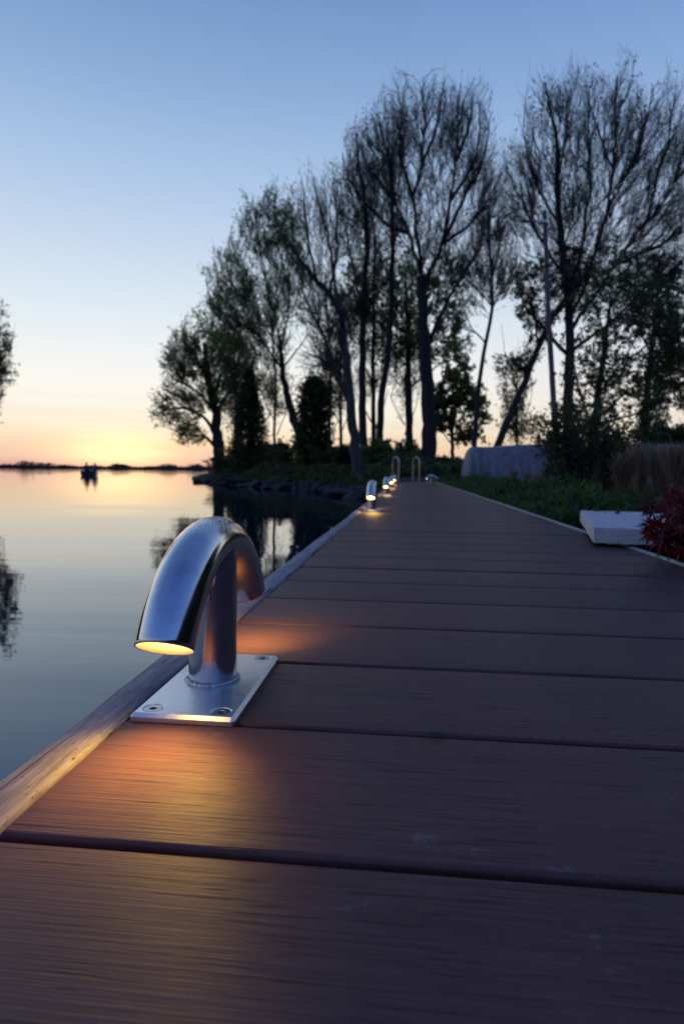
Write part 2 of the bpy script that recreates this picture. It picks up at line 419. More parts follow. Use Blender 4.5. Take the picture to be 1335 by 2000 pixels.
# far shore: an uneven line of woods about 700 m off
rng = np.random.default_rng(5)
def far_wood(name, Zd, x0, x1, hf, label, seed):
    rng = np.random.default_rng(seed); Cs = []
    for px in np.arange(x0, x1, 1.1):
        hpx = hf(px)*rng.uniform(.75, 1.15)
        if hpx < .4: continue
        g_ = W(px, 921, Zd*rng.uniform(.97, 1.03)); g_[2] = WZ
        h = hpx/F*Zd
        n = 26; u_ = rng.uniform(0, 1, n)
        c = np.stack([g_[0]+rng.normal(0, 1.2, n), g_[1]+rng.normal(0, 6, n), WZ+h*u_], 1); Cs.append(c)
    C = np.concatenate(Cs); V, Q = leaf_quads(C, 1.7, rng, aspect=1.2)
    tag(meshobj(name, V, Q, M_far, smooth=False), label, 'woods', kind='stuff')
def bumpf(x, c, wd, h): return h*max(0, 1-((x-c)/wd)**2)
def hf1(x):
    h = 3.8+1.2*math.sin(x*.11)+.8*math.sin(x*.31+1)
    for c, wd, a in ((52, 11, 11), (20, 8, 5), (80, 7, 9), (98, 6, 8), (235, 28, 8), (330, 22, 9), (292, 12, 4), (385, 20, 9), (-60, 40, 8), (-150, 60, 7), (500, 80, 8), (650, 60, 7), (820, 90, 9), (1000, 70, 8), (1200, 200, 10), (1500, 200, 10)):
        h = max(h, bumpf(x, c, wd, a))
    return h*1.25
far_wood('far_woods', 650, -420, 1700, hf1, 'low dark line of far woods along the opposite shore of the lake', 3)
# the low land those woods stand on
ns = 220; xs = np.linspace(-420, 1700, ns); V = []
for x in xs:
    a = W(x, 921, 630); c = W(x, 921, 760)
    V += [(a[0], a[1], WZ-.3), (a[0], a[1]+4, WZ+.6), (c[0], c[1], WZ+.8)]
Q = np.array([[i*3+k, (i+1)*3+k, (i+1)*3+k+1, i*3+k+1] for i in range(ns-1) for k in range(2)])
tag(meshobj('far_shore_land', V, Q, M_soil), kind='structure')

# ------------------------------------------------------------------ boardwalk
PB, Y0, XL, XR, GAP = .1528, .2883, -.208, .5765, .006
YEND = 12.0
bw = empty('boardwalk', (0, 0, 0), label='long boardwalk of dark brown composite boards running along the water to the trees', cat='boardwalk')
bw['label'] = 'long brown composite boardwalk leading along the water to the trees'
prof = []
hw = (PB-GAP)/2; rb = .0028
for a in range(5): prof.append((-hw+rb-rb*math.cos(R(22.5*a)), -rb+rb*math.sin(R(22.5*a))))
prof += [(-hw*.5, .0001), (0, .0002), (hw*.5, .0001)]
for a in range(5): prof.append((hw-rb+rb*math.sin(R(22.5*a)), -rb+rb*math.cos(R(22.5*a))))
prof += [(hw, -.009), (hw-.004, -.0095), (hw-.004, -.014), (hw, -.0145), (hw, -.022), (-hw, -.022), (-hw, -.0145), (-hw+.004, -.014), (-hw+.004, -.0095), (-hw, -.009)]
prof = np.array(prof); npf = len(prof)
Vs, Fs = [], []; rng = np.random.default_rng(2)
k0 = -4; k = k0; off = 0
while True:
    y1 = Y0+k*PB-GAP*.0
    yc = y1+PB/2
    if yc > YEND: break
    dz = rng.normal(0, .0004); tl = rng.normal(0, .0012)
    xs_ = (XL+rng.uniform(-.0006, .0006), XL+.0025, XR-.0025, XR) if True else ()
    for j, x in enumerate(xs_):
        ins = .0015 if j in (0, 3) else 0
        for (py, pz) in prof:
            Vs.append((x, yc+py+x*tl, min(pz, 0.0003)-ins+dz+0*x))
    for j in range(3):
        for q in range(npf):
            a, b_ = off+j*npf+q, off+j*npf+(q+1) % npf
            Fs.append((a, b_, b_+npf, a+npf))
    Fs.append(tuple(off+q for q in range(npf))); Fs.append(tuple(off+3*npf+q for q in reversed(range(npf))))
    off += 4*npf; k += 1
yend_real = yc-PB/2
dk = meshobj('decking', Vs, Fs, M_deck, bw, smooth=True)
bm_ = bmesh.new(); bm_.from_mesh(dk.data); bmesh.ops.recalc_face_normals(bm_, faces=bm_.faces); bm_.to_mesh(dk.data); bm_.free()
for p_ in dk.data.polygons:
    if len(p_.vertices) > 4: p_.use_smooth = False
# joists below
for x in (-.12, .16, .44):
    bm = bmesh.new(); bm_box(bm, x-.03, x+.03, -.3, yend_real, -.15, -.0225); bmobj('joist', bm, M_under, bw)
# timber edge beam on the water side, with worn wavy edges
n = 700; ys = np.linspace(-.35, yend_real+.05, n)
rng = np.random.default_rng(11)
def wob(ys, s, seed, amp): return (vnoise(ys, ys*0, s, seed)-.5)*2*amp
xo = -.2405+wob(ys, .35, 1, .0045)+wob(ys, .06, 2, .0012); xi = -.2085
zt = .003+wob(ys, .5, 4, .0012)+wob(ys, .045, 7, .0004)
rings = []
for i in range(n):
    c = [(xi, -.11), (xi, zt[i]-.004), (xi-.0012, zt[i]-.0012), (xi-.004, zt[i]), (xi-.016, zt[i]+.0006), (xo[i]+.005, zt[i]-.0002), (xo[i]+.0015, zt[i]-.0018), (xo[i], zt[i]-.006), (xo[i]-.001, -.11)]
    rings.append([(a, ys[i], z) for a, z in c])
V = np.array(rings).reshape(-1, 3); m9 = 9
Q = np.array([[i*m9+j, (i+1)*m9+j, (i+1)*m9+(j+1) % m9, i*m9+(j+1) % m9] for i in range(n-1) for j in range(m9)])
meshobj('edge_beam', V, Q, M_beam, bw)
# pale edging on the garden side, in lengths with small joints
bm = bmesh.new(); yy = -.3; L = [1.78, 1.0, 2.4, 2.4, 2.4, 2.4, 2.4]
for l_ in L:
    y2 = min(yy+l_, yend_real)
    bm_box(bm, XR+.001, XR+.014, yy, y2-.006, -.06, .004, .0015, 1); yy += l_
    if yy > yend_real: break
bmobj('edge_strip', bm, M_strip, bw)
# piles under the boardwalk, standing in the lake
for y in (1.2, 3.6, 6.0, 8.4, 10.8):
    V, Q = path_tube([(-.17, y, -1.2), (-.17, y, -.15)], .045, 12); meshobj('pile', V, Q, M_under, bw)
bm = bmesh.new(); bm_box(bm, XL, XR, yend_real+.002, yend_real+.025, -.15, -.004, .002, 1); bmobj('end_board', bm, M_under, bw)

# ------------------------------------------------------------------ arched lamps
PLX0, PLX1 = -.2075, -.1225            # base plate extent in x (world, lamp at -.1662)
def boolean_diff(o, cutters):
    for c in cutters:
        md = o.modifiers.new('cut', 'BOOLEAN'); md.operation = 'DIFFERENCE'; md.solver = 'EXACT'; md.object = c
    dg = bpy.context.evaluated_depsgraph_get(); ev = o.evaluated_get(dg)
    me = bpy.data.meshes.new_from_object(ev); o.modifiers.clear(); o.data = me
    for c in cutters: bpy.data.objects.remove(c, do_unlink=True)

def make_lamp():
    root = empty('path_lamp', (0, 0, 0))
    TP = .0065; AX, AY, RA, HALF, RT = 0, 0, .1233, 1.0733, .0208; TOP = .1495
    x0, x1, y0, y1 = -.0377, .043, -.0843, .0766
    bm = bmesh.new(); bm_box(bm, x0, x1, y0, y1, .0004, TP)
    vert = [e for e in bm.edges if abs(e.verts[0].co.z-e.verts[1].co.z) > .001]
    bmesh.ops.bevel(bm, geom=vert, offset=.003, segments=3, affect='EDGES', profile=.5)
    tope = [e for e in bm.edges if e.verts[0].co.z > TP-1e-5 and e.verts[1].co.z > TP-1e-5]
    bmesh.ops.bevel(bm, geom=tope, offset=.0026, segments=1, affect='EDGES')
    plate = bmobj('base_plate', bm, M_plate, root)
    pos = [(x0+.0135, y0+.0125), (x1-.0135, y0+.0125), (x1-.0135, y1-.0125), (x0+.0135, y1-.0125)]
    cut = []
    for (a, b_) in pos:
        bm = bmesh.new()
        bmesh.ops.create_cone(bm, cap_ends=True, segments=40, radius1=.0036, radius2=.0082+.0004, depth=.0052, matrix=Matrix.Translation((a, b_, TP-.0052/2+.0004)))
        cut.append(bmobj('cutter', bm, M_plate))
    bpy.context.view_layer.update()
    boolean_diff(plate, cut)
    # countersunk screws with a hexagon socket
    for (a, b_) in pos:
        N = 36; th = np.arange(N)*2*math.pi/N; V = []; Fq = []
        hexr = .0031*math.cos(math.pi/6)/np.cos(np.mod(th, math.pi/3)-math.pi/6)
        zt_ = TP-.0003
        for rr, z in ((np.full(N, .0040), TP-.0048), (np.full(N, .0073), zt_-.0007), (np.full(N, .0071), zt_-.0001), (np.full(N, .0067), zt_), (hexr*1.08, zt_), (hexr, zt_-.0003), (hexr, zt_-.0030)):
            V += [(a+r_*math.cos(t_), b_+r_*math.sin(t_), z) for r_, t_ in zip(rr, th)]
        for j in range(6):
            for q in range(N): Fq.append((j*N+q, j*N+(q+1) % N, (j+1)*N+(q+1) % N, (j+1)*N+q))
        Fq.append(tuple(6*N+q for q in range(N)))
        meshobj('screw', V, Fq, M_screw, plate, smooth=False)
    # post
    rp = .0208; N = 64; V = []; th = np.arange(N)*2*math.pi/N
    Ca = TOP-RT-RA                                         # height of the arc centre
    V, Fq = [], []
    zs = [TP-.001, TP+.03, .06, .09, .11]
    for z in zs: V += [(rp*math.cos(t_), rp*math.sin(t_), z) for t_ in th]
    # the top is coped to fit under the arch
    for t_ in th:
        x, y = rp*math.cos(t_), rp*math.sin(t_)
        xx = min(abs(x), RT-1e-5); rho = RA-math.sqrt(max(RT*RT-xx*xx, 0))
        V.append((x, y, Ca+math.sqrt(rho*rho-y*y)+.0012))
    for j in range(len(zs)):
        for q in range(N): Fq.append((j*N+q, j*N+(q+1) % N, (j+1)*N+(q+1) % N, (j+1)*N+q))
    post_o = meshobj('post', V, np.array(Fq), M_post, root)
    # weld bead round the foot of the post
    rg = np.random.default_rng(3); n = 120; aa = np.arange(n)*2*math.pi/n; V = []; ms = 8
    sc = np.array([math.sin(i*1.9)*.18+rg.normal(0, .12) for i in range(n)])
    for i, a in enumerate(aa):
        r_ = .0018*(1+sc[i]*.9)
        for q in range(ms):
            b_ = q*2*math.pi/ms
            V.append(((rp+.0012+r_*math.cos(b_)+sc[i]*.0003)*math.cos(a), (rp+.0012+r_*math.cos(b_)+sc[i]*.0003)*math.sin(a), TP+.0007+r_*math.sin(b_)*1.1))
    meshobj('weld_bead', V, np.array([[i*ms+j, ((i+1) % n)*ms+j, ((i+1) % n)*ms+(j+1) % ms, i*ms+(j+1) % ms] for i in range(n) for j in range(ms)]), M_weld, post_o)
    # arched tube: outer skin, rim, inner wall at both ends
    NA, NS = 96, 56; ri = RT-.0011
    def ring(a, r_):
        cy, cz = RA*math.sin(a), Ca+RA*math.cos(a); n_ = np.array([0, math.sin(a), math.cos(a)])
        return [(r_*math.cos(b_), cy+n_[1]*r_*math.sin(b_), cz+n_[2]*r_*math.sin(b_)) for b_ in np.arange(NS)*2*math.pi/NS]
    seq = [(-HALF+.20, ri), (-HALF+.10, ri), (-HALF, ri), (-HALF-.0012, ri+.0003), (-HALF-.0012, RT-.0003), (-HALF, RT)]
    seq += [(a, RT) for a in np.linspace(-HALF, HALF, NA)[1:-1]]
    seq += [(HALF, RT), (HALF+.0012, RT-.0003), (HALF+.0012, ri+.0003), (HALF, ri), (HALF-.10, ri), (HALF-.20, ri)]
    V = []
    for a, r_ in seq: V += ring(a, r_)
    Q = np.array([[i*NS+j, (i+1)*NS+j, (i+1)*NS+(j+1) % NS, i*NS+(j+1) % NS] for i in range(len(seq)-1) for j in range(NS)])
    tube = meshobj('arch_tube', V, Q, M_tube, root)
    tube.data.materials.append(M_inner)
    inn = np.zeros(len(Q), dtype=np.int32); inn[:2*NS] = 1; inn[-2*NS:] = 1
    tube.data.polygons.foreach_set('material_index', inn)
    for sgn in (-1, 1):
        a = sgn*(HALF-.17)
        c = np.array([0, RA*math.sin(a), Ca+RA*math.cos(a)]); n_ = np.array([0, math.sin(a), math.cos(a)]); tn_ = np.array([0, math.cos(a), -math.sin(a)])*sgn
        V = [tuple(c+tn_*.0012)]; Fq = []
        NR = 4
        for k_ in range(1, NR+1):
            r_ = (ri-.0002)*k_/NR; dome = .0012*(1-(k_/NR)**2)
            for b_ in np.arange(40)*2*math.pi/40:
                V.append(tuple(c+np.array([math.cos(b_), 0, 0])*r_+n_*r_*math.sin(b_)+tn_*dome))
        for q in range(40): Fq.append((0, 1+q, 1+(q+1) % 40))
        for k_ in range(NR-1):
            for q in range(40): Fq.append((1+k_*40+q, 1+(k_+1)*40+q, 1+(k_+1)*40+(q+1) % 40, 1+k_*40+(q+1) % 40))
        meshobj('lens', V, Fq, M_lens, tube)
        L_ = bpy.data.lights.new('lamp_light', 'AREA'); L_.shape = 'DISK'; L_.size = .030; L_.energy = LAMP_W; L_.color = (1, .55, .06); L_.spread = R(94)
        lo = bpy.data.objects.new('lamp_light', L_); COL.objects.link(lo); lo.parent = root
        lo.location = tuple(c+tn_*.003); lo.rotation_euler = Vector(tuple(-tn_)).to_track_quat('Z', 'Y').to_euler()
    return root
LAMP_W = .12

def copy_tree(o, parent=None):
    c = o.copy(); COL.objects.link(c)
    if parent is not None: c.parent = parent
    for ch in list(o.children): copy_tree(ch, c)
    return c

LX = -.1662
lamp = make_lamp(); lamp.location = (LX, .5194, 0)
GRP = 'arched steel lamps along the boardwalk'
tag(lamp, 'large arched steel lamp in front, screwed down on the near left edge of the boardwalk', 'lamp', GRP)
kids = list(lamp.children)
labs = ['second arched steel lamp along the water edge, alone beyond the big one', 'third arched steel lamp along the water edge of the boardwalk',
        'fourth arched steel lamp of the water-edge row, just before the last', 'fifth and last arched steel lamp of the water-edge row, below the first handrail',
        'arched steel lamp seen from the side at the far right end of the boardwalk']
for (x, y, rz), lb in zip([(LX, 3.02, 0), (LX, 5.15, 0), (LX, 7.05, 0), (LX-.005, 8.95, 0), (.47, 11.8, R(-62))], labs):
    c = copy_tree(lamp); c.location = (x, y, 0); c.rotation_euler = (0, 0, rz); c['label'] = lb

# ------------------------------------------------------------------ swim ladder rails at the far end
rail_lab = ['hooped steel handrail at the far left end of the boardwalk, nearest the row of lamps', 'hooped steel handrail at the far end of the boardwalk, in front of the big trunk']
for i, (px, rz) in enumerate(((773, .55), (812, .55))):
    b0 = G(px, 941.5, 0); b0 = np.array([(px-793.7)/F*11.85*1.0, 11.72, 0])
    rroot = empty('handrail', tuple(b0), rz, label=rail_lab[i], cat='handrail', group='hooped handrails at the end of the boardwalk')
    hgt, sp_ = .47, .22; pts = [(0, -sp_/2, 0), (0, -sp_/2, hgt-sp_/2)]
    pts += [(0, -sp_/2*math.cos(a), hgt-sp_/2+sp_/2*math.sin(a)) for a in np.linspace(.15, math.pi-.15, 14)]
    pts += [(0, sp_/2, hgt-sp_/2), (0, sp_/2, -.25)]
    V, Q = path_tube(pts, .016, 14); meshobj('rail_tube', V, Q, M_rail, rroot)
    bm = bmesh.new(); bmesh.ops.create_cone(bm, cap_ends=True, segments=24, radius1=.045, radius2=.045, depth=.008, matrix=Matrix.Translation((0, -sp_/2, .004))); bmobj('foot_flange', bm, M_rail, rroot)

# ------------------------------------------------------------------ dead leaf between two boards
g = G(850, 1439, 0.0015)
V = [(-.010, 0, 0), (-.004, .0025, .0025), (.003, .003, .0028), (.010, 0, .0005), (.003, -.003, .001), (-.004, -.0025, .0012), (0, 0, .0034)]
tag(meshobj('dead_leaf', V, [(0, 1, 6), (1, 2, 6), (2, 3, 6), (3, 4, 6), (4, 5, 6), (5, 0, 6)], M_dead, loc=tuple(g)), 'small curled dead leaf caught in a gap between deck boards', 'leaf')

# ------------------------------------------------------------------ concrete slab
ang = math.atan2(.173, .77)
sb = Matrix.Translation((.492, 1.68, 0)) @ Matrix.Rotation(-ang, 4, 'Z')
bm = bmesh.new(); bm_box(bm, 0, .50, 0, .79, .009, .051, .0025, 2, sb)
bmesh.ops.subdivide_edges(bm, edges=[e for e in bm.edges if e.calc_length() > .03], cuts=24, use_grid_fill=True)
rg = np.random.default_rng(77)
for v_ in bm.verts:
    v_.co += Vector(rg.normal(0, .00045, 3))
tag(bmobj('stone_slab', bm, M_concrete), 'thick pale concrete slab lying over the garden edge of the boardwalk', 'slab')

# ------------------------------------------------------------------ tarpaulin covered shapes
def tarp(name, px0, px1, pytop, Zc, depth, slope0, slope1, label, seed):
    a = W(px0, 940, Zc); b_ = W(px1, 940, Zc); wdt = b_[0]-a[0]; top = (W((px0+px1)/2, pytop, Zc))[2]
    base = -.12
    o = empty(name, ((a[0]+b_[0])/2, Zc*1.0, base), label=label, cat='tarpaulin', group='tarpaulin covers in the garden')
    rg = np.random.default_rng(seed); nu, nv = 90, 46; V = []
    for i in range(nu):
        u = i/(nu-1)*2-1
        for j in range(nv):
            v = j/(nv-1)*2-1
            # superellipse dome: flat top, sloping ends
            e0 = slope0 if u < 0 else slope1
            hx_ = np.clip((1-abs(u))/e0, 0, 1); hy_ = np.clip((1-abs(v))/.42, 0, 1)
            h = (1-(1-hx_)**2.2)**.75*(1-(1-hy_)**2.2)**.75
            x = u*wdt/2; y = v*depth/2
            fold = .055*math.sin(u*31+1.5*math.sin(v*2)+2.2*math.sin(u*9))*max(0, 1-h)**.6*(h > .02)*(1 if u < -.6 or u > .75 else .3)+.012*math.sin(u*7+v*9+seed)*math.sin(u*23+v*3)+.03*(vnoise(np.array([x*3.]), np.array([y*3.]), 1, seed)[0]-.5)
            sag = .03*math.sin(u*3.5+seed)+.008*math.sin(u*13+v*5)+.05*(1-v*v)-.04
            V.append((x+fold*.4, y+fold, (top-base)*h*(1+fold*.5)+sag*h))
    idx = np.arange(nu*nv).reshape(nu, nv); Q = np.stack([idx[:-1, :-1], idx[1:, :-1], idx[1:, 1:], idx[:-1, 1:]], -1).reshape(-1, 4)
    meshobj('cover_sheet', V, Q, M_tarp, o)
    # rope round it
    rp_ = [(x*.985, y_*.985, .16+.015*math.sin(x*4)) for x, y_ in [(wdt/2*math.cos(t_)*1.0, depth/2*math.sin(t_)*1.0) for t_ in np.linspace(0, 2*math.pi, 60)]]
    # build on the sheet's own foot outline
    V, Q = path_tube([( -wdt/2*.97, -depth/2*.97, .03), (0, -depth/2*.99, .025), (wdt/2*.97, -depth/2*.97, .03)], .012, 6); meshobj('hem_rope', V, Q, M_white, o)
tarp('tarp_cover', 898, 1120, 874, 13.5, 1.6, .17, .3, 'blue-grey tarpaulin cover with pleated sloping end beside the leaning trunk', 1)
tarp('tarp_cover', 1195, 1420, 875, 12.5, 1.6, .2, .2, 'blue-grey tarpaulin cover half hidden behind dry grasses at the right edge', 4)

# ------------------------------------------------------------------ trees
def spawn(P, Rr, Ln, K, t0, t1, ang, ratio, n, up, wig, rng, rmin, rratio=.55, jl=.35, droop=0.):
    N, m_, _ = P.shape
    tt = (np.arange(K)[None, :]+rng.uniform(0, 1, (N, K)))/K*(t1-t0)+t0
    f = tt*(m_-1); i0 = np.clip(f.astype(int), 0, m_-2); fr = (f-i0)[..., None]
    ii = np.arange(N)[:, None]
    A, B = P[ii, i0], P[ii, i0+1]
    base = A*(1-fr)+B*fr; T = B-A; T /= np.linalg.norm(T, axis=2, keepdims=True)+1e-9
    rb_ = Rr[ii, i0]*(1-fr[..., 0])+Rr[ii, i0+1]*fr[..., 0]
    side = np.cross(T, rng.normal(size=T.shape)); side /= np.linalg.norm(side, axis=2, keepdims=True)+1e-9
    an = ang*rng.uniform(.6, 1.35, (N, K))[..., None]
    d = T*np.cos(an)+side*np.sin(an)
    L = Ln[:, None]*ratio*(1-.55*tt)*(1+rng.uniform(-jl, jl, (N, K)))
    base = base.reshape(-1, 3); d = d.reshape(-1, 3); L = L.ravel(); rb_ = rb_.ravel()
    M_ = len(base); out = np.zeros((M_, n, 3)); out[:, 0] = base
    st = (L/(n-1))[:, None]
    for s_ in range(1, n):
        d = d+rng.normal(0, wig, d.shape); d[:, 2] += up-droop*s_/n
        d /= np.linalg.norm(d, axis=1, keepdims=True); out[:, s_] = out[:, s_-1]+d*st
    r0_ = np.minimum(rb_*rratio, L*.03+rmin*.5); r0_ = np.maximum(r0_, rmin)
    rr = r0_[:, None]*np.linspace(1, .35, n)[None]; rr = np.maximum(rr, rmin*.45)
    return out, rr, L

from mathutils.kdtree import KDTree
def attach(nodes, tans, targets, n, lift, rng, curve=.45, wig=.03, up_c=0., radial=None):
    """curved branches from the best-placed nodes of the parents to the target points"""
    kd = KDTree(len(nodes))
    for i, p in enumerate(nodes): kd.insert(p, i)
    kd.balance()
    q = targets-(np.array([0, 0, 1.]) if radial is None else radial)*lift[:, None]
    ix = np.array([kd.find(p)[1] for p in q])
    A = nodes[ix]; T = tans[ix]; L = np.linalg.norm(targets-A, axis=1)[:, None]
    C = A+T*L*curve+(targets-A)*.15; C[:, 2] += up_c*L[:, 0]
    t_ = np.linspace(0, 1, n)[None, :, None]
    P = (1-t_)**2*A[:, None]+2*t_*(1-t_)*C[:, None]+t_**2*targets[:, None]
    w_ = rng.normal(0, wig, P.shape)*L[:, None]; w_[:, 0] = 0
    return P+w_, ix, L[:, 0]
def nodes_of(P, skip=1):
    T = np.gradient(P, axis=1); T /= np.linalg.norm(T, axis=2, keepdims=True)+1e-9
    return P[:, skip:].reshape(-1, 3), T[:, skip:].reshape(-1, 3)
def crown_points(ells, Z, n, rng, shell=.0):
    ar = np.array([e[2]*e[3] for e in ells], float); pick = rng.choice(len(ells), n, p=ar/ar.sum())
    d = rng.normal(size=(n, 3)); d /= np.linalg.norm(d, axis=1, keepdims=True); r_ = rng.uniform(shell, 1, n)**(1/2.1)
    # a ragged, lobed outline and thin places inside
    ph = np.random.default_rng(int(ells[0][0]*7+ells[0][1])).uniform(0, 6.28, 8); th_ = np.arctan2(d[:, 1], d[:, 0])
    r_ *= (1+.10*rng.normal(size=n))*(1+.13*np.sin(3*th_+ph[0])+.11*np.sin(5*th_+ph[1]+2*d[:, 2])+.09*np.sin(9*th_+ph[2])); r_ = np.minimum(r_, 1.22)
    out = np.zeros((n, 3)); dep = d[:, 2]*r_
    for i, e in enumerate(ells):
        k_ = pick == i
        zz = Z+dep[k_]*min(e[2], e[3])*.95/F*Z
        px = e[0]+d[k_, 0]*r_[k_]*e[2]; py = e[1]+d[k_, 1]*r_[k_]*e[3]
        D_ = fw[None]*F+rt[None]*(px-667.5)[:, None]+up[None]*(1000-py)[:, None]
        out[k_] = np.array([0, 0, H])+D_/F*zz[:, None]
    return out
def clumpy(make, n, rng, amp, sz):
    if amp <= 0: return make(n)
    C = make(int(n*1.8)); ph = rng.uniform(0, 6.28, 6)
    v = np.sin(C[:, 0]*6.28/sz+ph[0]+2*np.sin(C[:, 2]*3/sz+ph[3]))+np.sin(C[:, 1]*6.28/sz+ph[1])+np.sin(C[:, 2]*6.28/sz+ph[2]+2*np.sin(C[:, 0]*3.3/sz+ph[4]))
    k_ = np.argsort(-(v+rng.normal(0, 1.3/amp, len(v))))[:n]
    return C[k_]
def make_tree(name, label, trunk, r_base, limbs, ells, Z, seed, cat='tree', group=None, dens=1., rt4=.0034, leaves=0, leaf_size=.05, leaf_mat=None, bark=None, depth_spread=1.2,
              clump=0, r_tip=.25, limb_r=.42, hang=0., low=0., stub=.5):
    rng = np.random.default_rng(seed)
    tp = [W(x, y, Z) for x, y in trunk]
    root_z = float(land_z(np.array([tp[0][0]]), np.array([tp[0][1]]))[0]) if tp[0][0] > -16 else -.15
    b_ = tp[0].copy(); b_[2] = root_z-.1; tp = [b_]+(tp[1:] if tp[0][2] < root_z+.3 else tp)
    tr = resample(tp, 26); org = tr[0].copy(); org[2] = root_z
    rad = r_base*(np.linspace(1, 0, 26)**.8*(1-r_tip)+r_tip); rad[0] *= 1.4; rad[1] *= 1.15
    tr[1:-1] += rng.normal(0, r_base*.10, (24, 3))
    o = empty(name, tuple(org), label=label, cat=cat, group=group)
    TB = [tubes((tr-org)[None], rad[None], 10)]
    L1, R1 = [], []
    for lm in limbs:
        n = len(lm); dz = rng.uniform(-1, 1)*depth_spread
        p_ = resample([W(x, y, Z+dz*(i/(n-1))**1.2) for i, (x, y) in enumerate(lm)], 14)
        j = np.linalg.norm(tr-p_[0], axis=1).argmin()
        p_[1:] += rng.normal(0, .018, (13, 3))*np.linalg.norm(p_[-1]-p_[0])*.3
        L1.append(p_); R1.append(max(.022, min(rad[j], r_base*.8)*limb_r)*np.linspace(1, .25, 14))
    P1 = np.array(L1); Q1 = np.array(R1); TB.append(tubes(P1-org, Q1, 6))
    area = sum(math.pi*e[2]*e[3] for e in ells)/F/F*Z*Z
    n4 = int(area*150*dens); n3 = n4//6; n2 = max(12, n4//45)
    N1, T1_ = nodes_of(P1, 4); trn = tr[None, 14:]; Nt, Tt = nodes_of(trn, 0)
    N1 = np.concatenate([N1, Nt]); T1_ = np.concatenate([T1_, Tt])
    sc = math.sqrt(area)
    fork = P1[:, 0].mean(axis=0); fork = fork*.5+tr[12]*.5
    def rad_of(X, u=.45):
        v = X-fork; v /= np.linalg.norm(v, axis=1, keepdims=True)+1e-9; v[:, 2] += u*(1-low); v += rng.normal(0, .25, v.shape); return v/np.linalg.norm(v, axis=1, keepdims=True)
    X2 = crown_points(ells, Z, n2, rng, .2)
    P2, _, L2 = attach(N1, T1_, X2, 10, np.full(n2, .17*sc*(1-low)), rng, .5, .018, radial=rad_of(X2))
    R2 = np.clip(L2*.012, rt4*2.2, rt4*7)[:, None]*np.linspace(1, .35, 10)[None]
    TB.append(tubes(P2-org, R2, 5))
    N2, T2 = nodes_of(P2, 2); N12 = np.concatenate([N2, N1]); T12 = np.concatenate([T2, T1_])
    X3 = clumpy(lambda m_: crown_points(ells, Z, m_, rng, .1), n3, rng, .6, 2.4)
    P3, _, L3 = attach(N12, T12, X3, 7, np.full(n3, .55*(1-low)), rng, .32, .010, .05-hang*.3, radial=rad_of(X3))
    R3 = np.clip(L3*.011, rt4*1.5, rt4*3.6)[:, None]*np.linspace(1, .45, 7)[None]
    N3, T3 = nodes_of(P3, 1)
    X4 = clumpy(lambda m_: crown_points(ells, Z, m_, rng, .1), n4, rng, .7, 1.5)
    # fine twigs: from the side branches towards points of the crown, at most 0.8 m long
    P4, ix, L4 = attach(N3, T3, X4, 5, np.full(n4, .42*(1-low)-hang), rng, .25, .010, .05-hang, radial=rad_of(X4, .7))
    mx = .75*rng.uniform(.5, 1.25, n4); k_ = np.minimum(1, mx/np.maximum(L4, 1e-3))[:, None, None]
    P4 = P4[:, :1]+(P4-P4[:, :1])*k_
    d_ = P4[:, 4]-P4[:, 0]; P4[:, 3:, 2] -= hang*.5*np.linalg.norm(d_, axis=1)[:, None]*np.array([.5, 1])[None]
    R4 = np.broadcast_to(np.linspace(1, .6, 5)[None]*rt4, (n4, 5))
    # end tufts: each fine twig forks once
    s5 = rng.integers(1, 4, n4); base5 = P4[np.arange(n4), s5]; dir5 = (P4[:, 4]-P4[:, 0])+rng.normal(0, .13, (n4, 3))*np.linalg.norm(d_, axis=1)[:, None]*1.6; dir5[:, 2] += .08-hang*.2
    P5 = base5[:, None]+dir5[:, None]*np.linspace(0, .6, 3)[None, :, None]
    CB = [tubes(P3-org, R3, 3), tubes(P4-org, R4, 3), tubes(P5-org, np.broadcast_to(np.array([.8, .7, .5])*rt4, (n4, 3)), 3)]
    V, Q = join(TB); meshobj('trunk', V, Q, bark or M_bark, o)
    V, Q = join(CB); meshobj('crown', V, Q, M_twig, o, smooth=False)
    if leaves:
        lv = int(leaves)
        ends = np.concatenate([P4[:, 2], P4[:, 3], P4[:, 4], P5[:, 2]])
        if clump:
            cc_ = ends[rng.integers(0, len(ends), clump)]; C = cc_[rng.integers(0, clump, lv)]+rng.normal(0, leaf_size*.8, (lv, 3))
        else: C = ends[rng.integers(0, len(ends), lv)]+rng.normal(0, leaf_size*.5, (lv, 3))
        V, Q = leaf_quads(C-org, leaf_size, rng)
        meshobj('foliage', V, Q, leaf_mat or M_leaf_g, o, smooth=False)
    return o

WOOD = 'trees on the bank'
make_tree('willow_tree', 'low spreading leafy willow at the tip of the bank with boughs hanging over the lake',
    [(430, 930), (427, 870), (420, 800), (406, 735), (398, 670)], .34,
    [[(424, 850), (400, 815), (362, 797), (325, 800), (305, 812)], [(419, 800), (385, 765), (352, 745), (325, 755)], [(415, 775), (438, 720), (462, 670), (470, 640)], [(406, 740), (378, 690), (362, 650)],
     [(400, 690), (412, 645), (415, 610)], [(427, 880), (402, 852), (375, 850), (350, 845)], [(421, 810), (450, 760), (490, 720), (500, 690)], [(404, 720), (365, 700), (345, 690)]],
    [(400, 685, 70, 82), (352, 700, 42, 55), (345, 790, 58, 48), (455, 680, 50, 66), (368, 848, 36, 26), (430, 760, 60, 50), (480, 730, 40, 50)],
    33, 1, group=WOOD, hang=.10, leaves=60000, leaf_size=.05, leaf_mat=M_leaf_g, rt4=.004, dens=.75)
